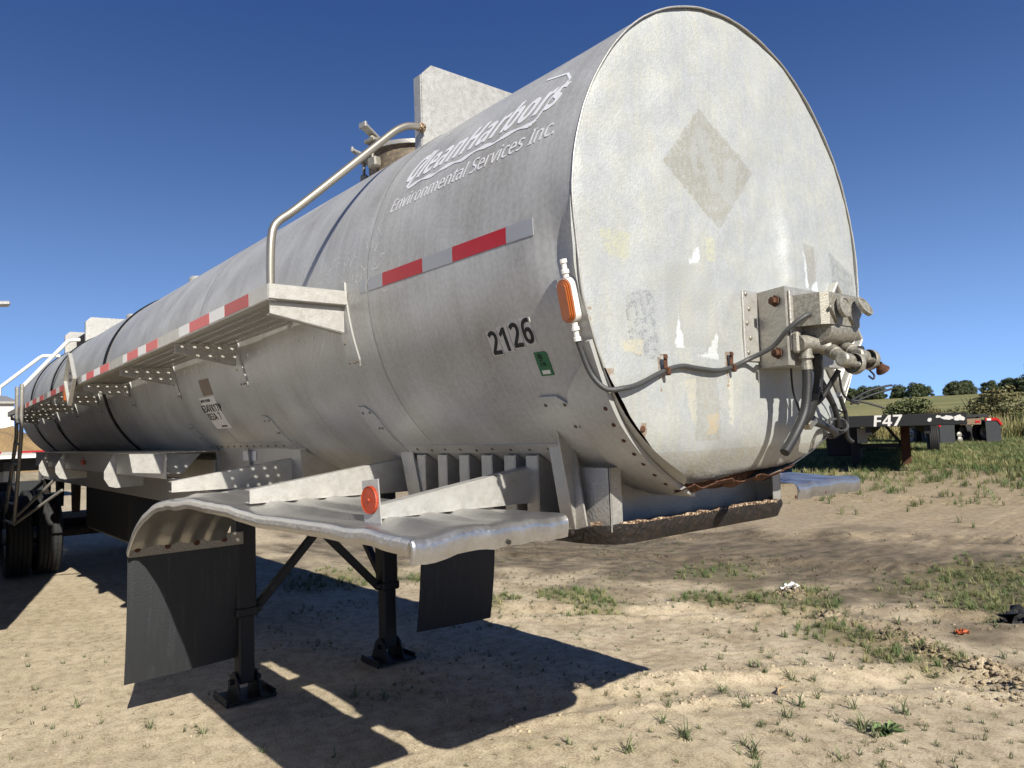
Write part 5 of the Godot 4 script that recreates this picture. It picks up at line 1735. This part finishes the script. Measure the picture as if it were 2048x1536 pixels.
func lobes_for(sd: int, n: int, w: float, h0: float, h1: float, r0: float) -> Array:
	var r := RandomNumberGenerator.new()
	r.seed = sd
	var out := []
	for i in n:
		var a := r.randf() * TAU
		var f := r.randf()
		var y := lerpf(h0, h1, f)
		var k := w * sqrt(r.randf()) * (1.0 - 0.6 * f)
		var s := r0 * r.randf_range(0.7, 1.25)
		out.append([Vector3(cos(a) * k, y, sin(a) * k), Vector3(s, s * 0.8, s)])
	return out

# bent blades that leave one point; colours from base to tip vary
func blades(sd: int, n: int, len: float, wide: float, lean: float, ca: Color, cb: Color) -> ArrayMesh:
	var r := RandomNumberGenerator.new()
	r.seed = sd
	var st := mb()
	st.set_smooth_group(-1)
	for i in n:
		var a := r.randf() * TAU
		var d := Vector3(cos(a), 0, sin(a))
		var side := Vector3(-d.z, 0, d.x)
		var l := len * r.randf_range(0.5, 1.15)
		var le := lean * r.randf_range(0.3, 1.3)
		var o := Vector3(r.randfn(), 0, r.randfn()) * len * 0.10
		var p0 := o
		var p1 := o + d * l * 0.5 * sin(le * 0.5) + Vector3.UP * l * 0.5 * cos(le * 0.5)
		var p2 := p1 + d * l * 0.5 * sin(le) + Vector3.UP * l * 0.5 * maxf(cos(le), -0.15)
		p2.y = maxf(p2.y, 0.004)
		var col := ca.lerp(cb, r.randf())
		st.set_color(col)
		q4(st, p0 - side * wide * 0.6, p1 - side * wide * 0.5, p1 + side * wide * 0.5, p0 + side * wide * 0.6)
		t3(st, p1 - side * wide * 0.5, p2, p1 + side * wide * 0.5)
	return commit(st)

func scatter(called: String, mesh: Mesh, m: Material, places: Array, label: String, category: String) -> MultiMeshInstance3D:
	var mm := MultiMesh.new()
	mm.transform_format = MultiMesh.TRANSFORM_3D
	mm.use_colors = true
	mm.mesh = mesh
	mm.instance_count = places.size()
	for i in places.size():
		mm.set_instance_transform(i, places[i][0])
		mm.set_instance_color(i, places[i][1])
	var o := MultiMeshInstance3D.new()
	o.name = numbered(called)
	o.multimesh = mm
	o.material_override = m
	add_child(o)
	tag(o, label, category)
	kind(o, "stuff")
	return o

func spot(x: float, z: float, turn: float, size: float, tilt := 0.0, flat := 1.0) -> Transform3D:
	return Transform3D(Basis(Vector3.UP, turn) * Basis(Vector3.RIGHT, tilt) * Basis.from_scale(Vector3(size, size * flat, size)), Vector3(x, height(x, z) - 0.002, z))

func build_vegetation() -> void:
	var r := RandomNumberGenerator.new()
	r.seed = 99
	# trees along the hill crest
	var crowns := []
	for k in 5:
		crowns.append(leaf_cloud(200 + k, lobes_for(300 + k, 22, 3.0, 0.8, 5.4, 1.05), 4200, 0.22, Color(0.022, 0.036, 0.014), Color(0.075, 0.095, 0.035)))
	var tst := mb()
	tube(tst, [Vector3(0, -0.5, 0), Vector3(0.1, 1.5, 0), Vector3(0, 3.6, 0.1)], 0.24, 8, 0.08)
	for k in 5:
		var a := k * 1.3
		tube(tst, [Vector3(0.05, 1.6 + k * 0.25, 0), Vector3(cos(a) * 1.2, 3.0 + k * 0.3, sin(a) * 1.2)], 0.09, 6, 0.03)
	var trunk := commit(tst)
	var looks := ["round dark green tree on the crest of the hill beyond the field", "tall dark green tree rising over the hill crest row"]
	for i in 62:
		var x := 285.0 + r.randf_range(-10, 22)
		var z := -150.0 + i * 1.32 + r.randf_range(-1.2, 1.2)
		if i in [9, 10, 22]:
			continue
		var s := r.randf_range(0.62, 0.98)
		if i > 55:
			s *= 1.4
		var t := thing("hill_tree", looks[0], "tree", Vector3(x, land(x, z) - 0.3, z), r.randf() * TAU, "trees on the hill crest")
		t.scale = Vector3(s * r.randf_range(0.9, 1.2), s, s * r.randf_range(0.9, 1.2))
		inst("trunk", trunk, M.bark, t)
		inst("crown", crowns[i % 5], M.leaf, t)
	var big := thing("field_tree", "larger bushy tree at the right end of the field", "tree", Vector3(205, land(205, -52.5) - 0.3, -52.5), 0.4)
	big.scale = Vector3.ONE * 1.45
	inst("trunk", trunk, M.bark, big)
	inst("crown", crowns[2], M.leaf, big)
	# overgrown bank behind the flatbeds
	var greens := [[Color(0.045, 0.06, 0.018), Color(0.13, 0.14, 0.045)], [Color(0.07, 0.07, 0.022), Color(0.19, 0.16, 0.06)], [Color(0.07, 0.05, 0.028), Color(0.19, 0.135, 0.075)]]
	var names := ["green leafy shrub on the bank behind the flatbeds", "yellowing shrub on the bank behind the flatbeds", "dry brown shrub on the bank behind the flatbeds"]
	var bushes := []
	for k in 3:
		bushes.append(leaf_cloud(400 + k, lobes_for(500 + k, 14, 1.2, 0.2, 1.8, 0.5), 6500, 0.05, greens[k][0], greens[k][1]))
	var bst := mb()
	for k in 9:
		var a := k * 0.7
		tube(bst, [Vector3(cos(a) * 0.1, -0.1, sin(a) * 0.1), Vector3(cos(a) * 0.5, 0.8, sin(a) * 0.5), Vector3(cos(a) * 0.8, 1.7, sin(a) * 0.8)], 0.025, 5, 0.006)
	var stems := commit(bst)
	r.seed = 1234
	for i in 30:
		var f := i / 29.0
		var z := lerpf(-25.0, 1.5, f) + r.randf_range(-0.5, 0.5)
		var x := 39.0 + r.randf_range(-1.0, 3.5) - maxf(0, f - 0.6) * 6.0
		var k := 2 if f > 0.66 and r.randf() < 0.75 else (1 if r.randf() < 0.5 else 0)
		var t := thing("shrub", names[k], "shrub", Vector3(x, land(x, z) - 0.05, z), r.randf() * TAU, "shrubs on the overgrown bank")
		var s := r.randf_range(0.4, 0.8) if r.randf() < 0.6 else r.randf_range(0.95, 1.25)
		t.scale = Vector3(s * r.randf_range(1.0, 1.5), s, s * r.randf_range(1.0, 1.5))
		inst("stem", stems, M.bark, t)
		inst("foliage", bushes[k], M.leaf, t)
	# rank grass and dry stalks on the bank, turf on the far lot
	var tall := []
	for i in 5200:
		var z := r.randf_range(-30.0, 4.0)
		var x := r.randf_range(34.0, 47.0)
		var w := clampf(0.5 + hn.get_noise_2d(x * 0.3, z * 0.3) * 1.2, 0, 1)
		var col := Color(0.16, 0.17, 0.05).lerp(Color(0.42, 0.33, 0.16), clampf(w + r.randfn(0, 0.2), 0, 1))
		tall.append([spot(x, z, r.randf() * TAU, r.randf_range(0.7, 1.6)), col])
	scatter("bank_grass", blades(601, 14, 0.8, 0.02, 0.5, Color(0.8, 0.8, 0.8), Color(1, 1, 1)), M.leaf, tall, "tall rank grass and dry stalks along the bank", "grass")
	var turf := []
	for i in 60000:
		var x := 7.0 + 30.0 * pow(r.randf(), 0.8)
		var z := r.randf_range(-0.75, 0.06) * (x + 2.2) + 1.0
		var g := grown(x, z)
		if r.randf() > g * 1.1 - 0.04:
			continue
		var col := Color(0.075, 0.115, 0.028).lerp(Color(0.33, 0.29, 0.13), clampf(0.22 + hn.get_noise_2d(x * 0.6, z * 0.6) * 0.7 + r.randfn(0, 0.25), 0, 1))
		turf.append([spot(x, z, r.randf() * TAU, r.randf_range(0.6, 1.3) * (0.8 + x * 0.02)), col])
	scatter("turf", blades(602, 11, 0.13, 0.006, 0.8, Color(0.75, 0.75, 0.75), Color(1, 1, 1)), M.leaf, turf, "patchy green and straw coloured turf on the far lot", "grass")
	# low grass in the near patches
	var near := []
	for sp in green_spots:
		for i in int(300 * sp.z):
			var a := r.randf() * TAU
			var k: float = sqrt(r.randf()) * sp.z * 1.15
			var x: float = sp.x + cos(a) * k
			var z: float = sp.y + sin(a) * k
			if grown(x, z) < r.randf() * 0.7:
				continue
			near.append([spot(x, z, r.randf() * TAU, r.randf_range(0.5, 1.25)), Color(0.065, 0.11, 0.026).lerp(Color(0.30, 0.26, 0.12), clampf(r.randfn(0.28, 0.3), 0, 1))])
	scatter("low_grass", blades(603, 16, 0.085, 0.0035, 1.55, Color(0.75, 0.75, 0.75), Color(1, 1, 1)), M.leaf, near, "low green grass in scattered patches beside the trailer", "grass")
	# dry stems and dead bits lying about
	var tw := mb()
	tube(tw, [Vector3(-0.5, 0.04, 0), Vector3(-0.1, 0.07, 0.05), Vector3(0.2, 0.05, -0.03), Vector3(0.5, 0.03, 0.08)], 0.035, 5)
	var twigs := []
	for i in 11000:
		var x := r.randf_range(-2.2, 7.5)
		var z := r.randf_range(-8.0, 1.0)
		var dense := 0.5 + hn.get_noise_2d(x * 0.8 + 7, z * 0.8) * 1.2
		if r.randf() > dense:
			continue
		twigs.append([spot(x, z, r.randf() * TAU, r.randf_range(0.008, 0.05)), Color(0.07, 0.05, 0.03).lerp(Color(0.36, 0.29, 0.18), pow(r.randf(), 1.6))])
	scatter("dry_litter", commit(tw), M.leaf, twigs, "dry stems and twig ends strewn over the sand", "litter")
	# crumbs and clods of soil
	var ck := mb()
	var sp2 := SphereMesh.new()
	sp2.radius = 0.5
	sp2.height = 1.0
	sp2.radial_segments = 7
	sp2.rings = 4
	var arr := sp2.get_mesh_arrays()
	var vv: PackedVector3Array = arr[Mesh.ARRAY_VERTEX]
	for i in vv.size():
		vv[i] *= 1.0 + hn2.get_noise_3dv(vv[i] * 2.6) * 0.85
	arr[Mesh.ARRAY_VERTEX] = vv
	ck.create_from_arrays(arr)
	ck.generate_normals()
	var clod := ck.commit()
	var crumbs := []
	for i in 11000:
		var x := r.randf_range(-2.2, 8.5)
		var z := r.randf_range(-8.0, 1.0)
		crumbs.append([spot(x, z, r.randf() * TAU, 0.003 + 0.012 * pow(r.randf(), 4.0), 0, 0.8), ground_color(x, z) * r.randf_range(0.8, 1.25)])
	for k in ruts.size():
		var line: Array = ruts[k]
		for i in 900:
			var s := r.randi() % (line.size() - 1)
			var p: Vector2 = (line[s] as Vector2).lerp(line[s + 1], r.randf())
			var d: Vector2 = ((line[s + 1] as Vector2) - (line[s] as Vector2)).normalized().orthogonal()
			p += d * (r.randfn(0.25, 0.06) if r.randf() < 0.6 else r.randfn(-0.25, 0.07))
			crumbs.append([spot(p.x, p.y, r.randf() * TAU, 0.006 + 0.028 * pow(r.randf(), 3.0), 0, 0.75), ground_color(p.x, p.y) * r.randf_range(0.75, 1.15)])
	for h in heaps:
		for i in 420:
			var x: float = h.x + r.randfn() * h.z * 0.9
			var z: float = h.y + r.randfn() * h.z * 0.9
			crumbs.append([spot(x, z, r.randf() * TAU, 0.006 + 0.034 * pow(r.randf(), 3.0), 0, 0.7), Color(0.36, 0.285, 0.185) * r.randf_range(0.65, 1.2)])
	for i in crumbs.size():
		crumbs[i][1].a = 1.0
	scatter("soil_crumbs", clod, M.clod, crumbs, "crumbs and clods of soil along the tyre ruts", "soil")
	# a thin growth of sprawling seedlings over the sand
	var thin := []
	for i in 7500:
		var x := r.randf_range(-1.8, 6.0)
		var z := r.randf_range(-7.0, 0.8)
		var want := hn.get_noise_2d(x * 0.7 + 31, z * 0.7) * 0.9 + hn.get_noise_2d(x * 2.6, z * 2.6 + 9) * 0.6 + (0.36 if x > 0.2 else -0.12)
		if r.randf() > want:
			continue
		thin.append([spot(x, z, r.randf() * TAU, r.randf_range(0.4, 1.1)), Color(0.05, 0.075, 0.025).lerp(Color(0.22, 0.20, 0.09), clampf(r.randfn(0.35, 0.3), 0, 1))])
	scatter("seedlings", blades(604, 8, 0.05, 0.0035, 1.8, Color(0.7, 0.7, 0.7), Color(1, 1, 1)), M.leaf, thin, "thin growth of sprawling seedlings over the sand", "weeds")
	# separate little weeds on the open sand
	var kinds := []
	for k in 4:
		kinds.append(blades(700 + k, 9 + k * 3, 0.065 + 0.012 * k, 0.0042, 1.75, Color(0.045, 0.07, 0.025), Color(0.15, 0.165, 0.07)))
	var placed := []
	for p in [Vector2(0.25, -1.25), Vector2(0.45, -1.45), Vector2(0.62, -1.2), Vector2(0.95, -1.1), Vector2(0.8, -1.55), Vector2(1.2, -1.4), Vector2(1.35, -0.9), Vector2(1.6, -1.3), Vector2(1.9, -1.6), Vector2(2.2, -1.5), Vector2(1.05, -0.75), Vector2(-0.9, -3.0), Vector2(-0.75, -2.5), Vector2(-1.3, -3.6), Vector2(-1.35, -4.0), Vector2(-1.1, -3.3), Vector2(-0.5, -2.2), Vector2(0.12, -2.75), Vector2(-0.02, -2.9), Vector2(-1.5, -4.6), Vector2(-1.2, -4.5), Vector2(1.9, -4.4), Vector2(2.3, -4.1), Vector2(1.6, -3.6)]:
		placed.append(p)
	for i in 95:
		var x := r.randf_range(0.3, 4.6)
		placed.append(Vector2(x, r.randf_range(-0.52, -0.02) * x - 0.35 + r.randf_range(-0.5, 0.2)))
	for i in placed.size():
		var o := inst(numbered("weed"), kinds[i % 4], M.leaf)
		o.transform = spot(placed[i].x, placed[i].y, r.randf() * TAU, r.randf_range(0.55, 1.25))
		tag(o, "small sprawling green weed growing on open sand", "weed", "small weeds dotted over the sand")

func build_small_things() -> void:
	var st := mb()
	# broad-leaved weed
	var rr := RandomNumberGenerator.new()
	rr.seed = 8
	st.set_smooth_group(1)
	for i in 16:
		var a := rr.randf() * TAU
		var d := Vector3(cos(a), 0, sin(a))
		var sd := Vector3(-d.z, 0, d.x)
		var l := rr.randf_range(0.05, 0.11)
		var h := rr.randf_range(0.01, 0.05)
		st.set_color(Color(0.06, 0.10, 0.035).lerp(Color(0.14, 0.19, 0.07), rr.randf()))
		var p := [Vector3.ZERO, d * l * 0.5 + Vector3.UP * h, d * l + Vector3.UP * h * 0.6]
		q4(st, p[0], p[1] + sd * l * 0.22, p[2], p[1] - sd * l * 0.22)
	var o := part("leafy_weed", st, M.leaf)
	o.transform = spot(1.75, -0.42, 0, 1.0)
	tag(o, "dark broad-leaved weed on the sand, larger than the sprigs around it", "weed")
	# crumpled white scrap, orange scrap, pale stick, black rubber scrap
	for q in [["paper_scrap", "crumpled white scrap lying on the brown soil", "litter", Vector3(4.41, 0, -2.46), 0.075, Color(0.9, 0.9, 0.9)], ["plastic_scrap", "small orange scrap lying beyond the clods", "litter", Vector3(3.91, 0, -0.81), 0.042, Color(0.62, 0.30, 0.15)], ["rubber_scrap", "black piece of rubber half buried in the grass", "litter", Vector3(4.62, 0, -0.58), 0.16, Color(0.06, 0.06, 0.065)]]:
		st = mb()
		var size: float = q[4]
		var sd: float = q[3].x * 10.0
		sheet(st, func(u, v):
			var x: float = (u - 0.5) * 2.0
			var z: float = (v - 0.5) * 2.0
			return Vector3(x + hn2.get_noise_2d(x * 1.3 + sd, z) * 0.5, 0.35 + hn2.get_noise_2d(x * 1.7, z * 1.7 + sd) * 0.55, z * 0.7 + hn2.get_noise_2d(x, z * 1.9 + sd) * 0.5) * size, 9, 9, 0.002)
		o = part(q[0], st, mat(q[5], 0.6))
		o.position = Vector3(q[3].x, height(q[3].x, q[3].z), q[3].z)
		tag(o, q[1], q[2])
	st = mb()
	tube(st, curve([Vector3(-0.09, 0.008, 0.01), Vector3(-0.03, 0.016, -0.004), Vector3(0.04, 0.013, 0.006), Vector3(0.10, 0.008, -0.008)], 5), 0.007, 7, 0.004)
	tube(st, [Vector3(0.0, 0.015, 0.0), Vector3(0.03, 0.02, 0.025), Vector3(0.05, 0.014, 0.045)], 0.004, 6, 0.002)
	o = part("stick", st, tri(mat(Color(0.70, 0.60, 0.45), 0.9), 6.0, (M.alu as StandardMaterial3D).albedo_texture))
	o.position = Vector3(1.92, height(1.92, -1.13), -1.13)
	o.rotation.y = 0.4
	tag(o, "pale dry stick lying on the sand", "stick")
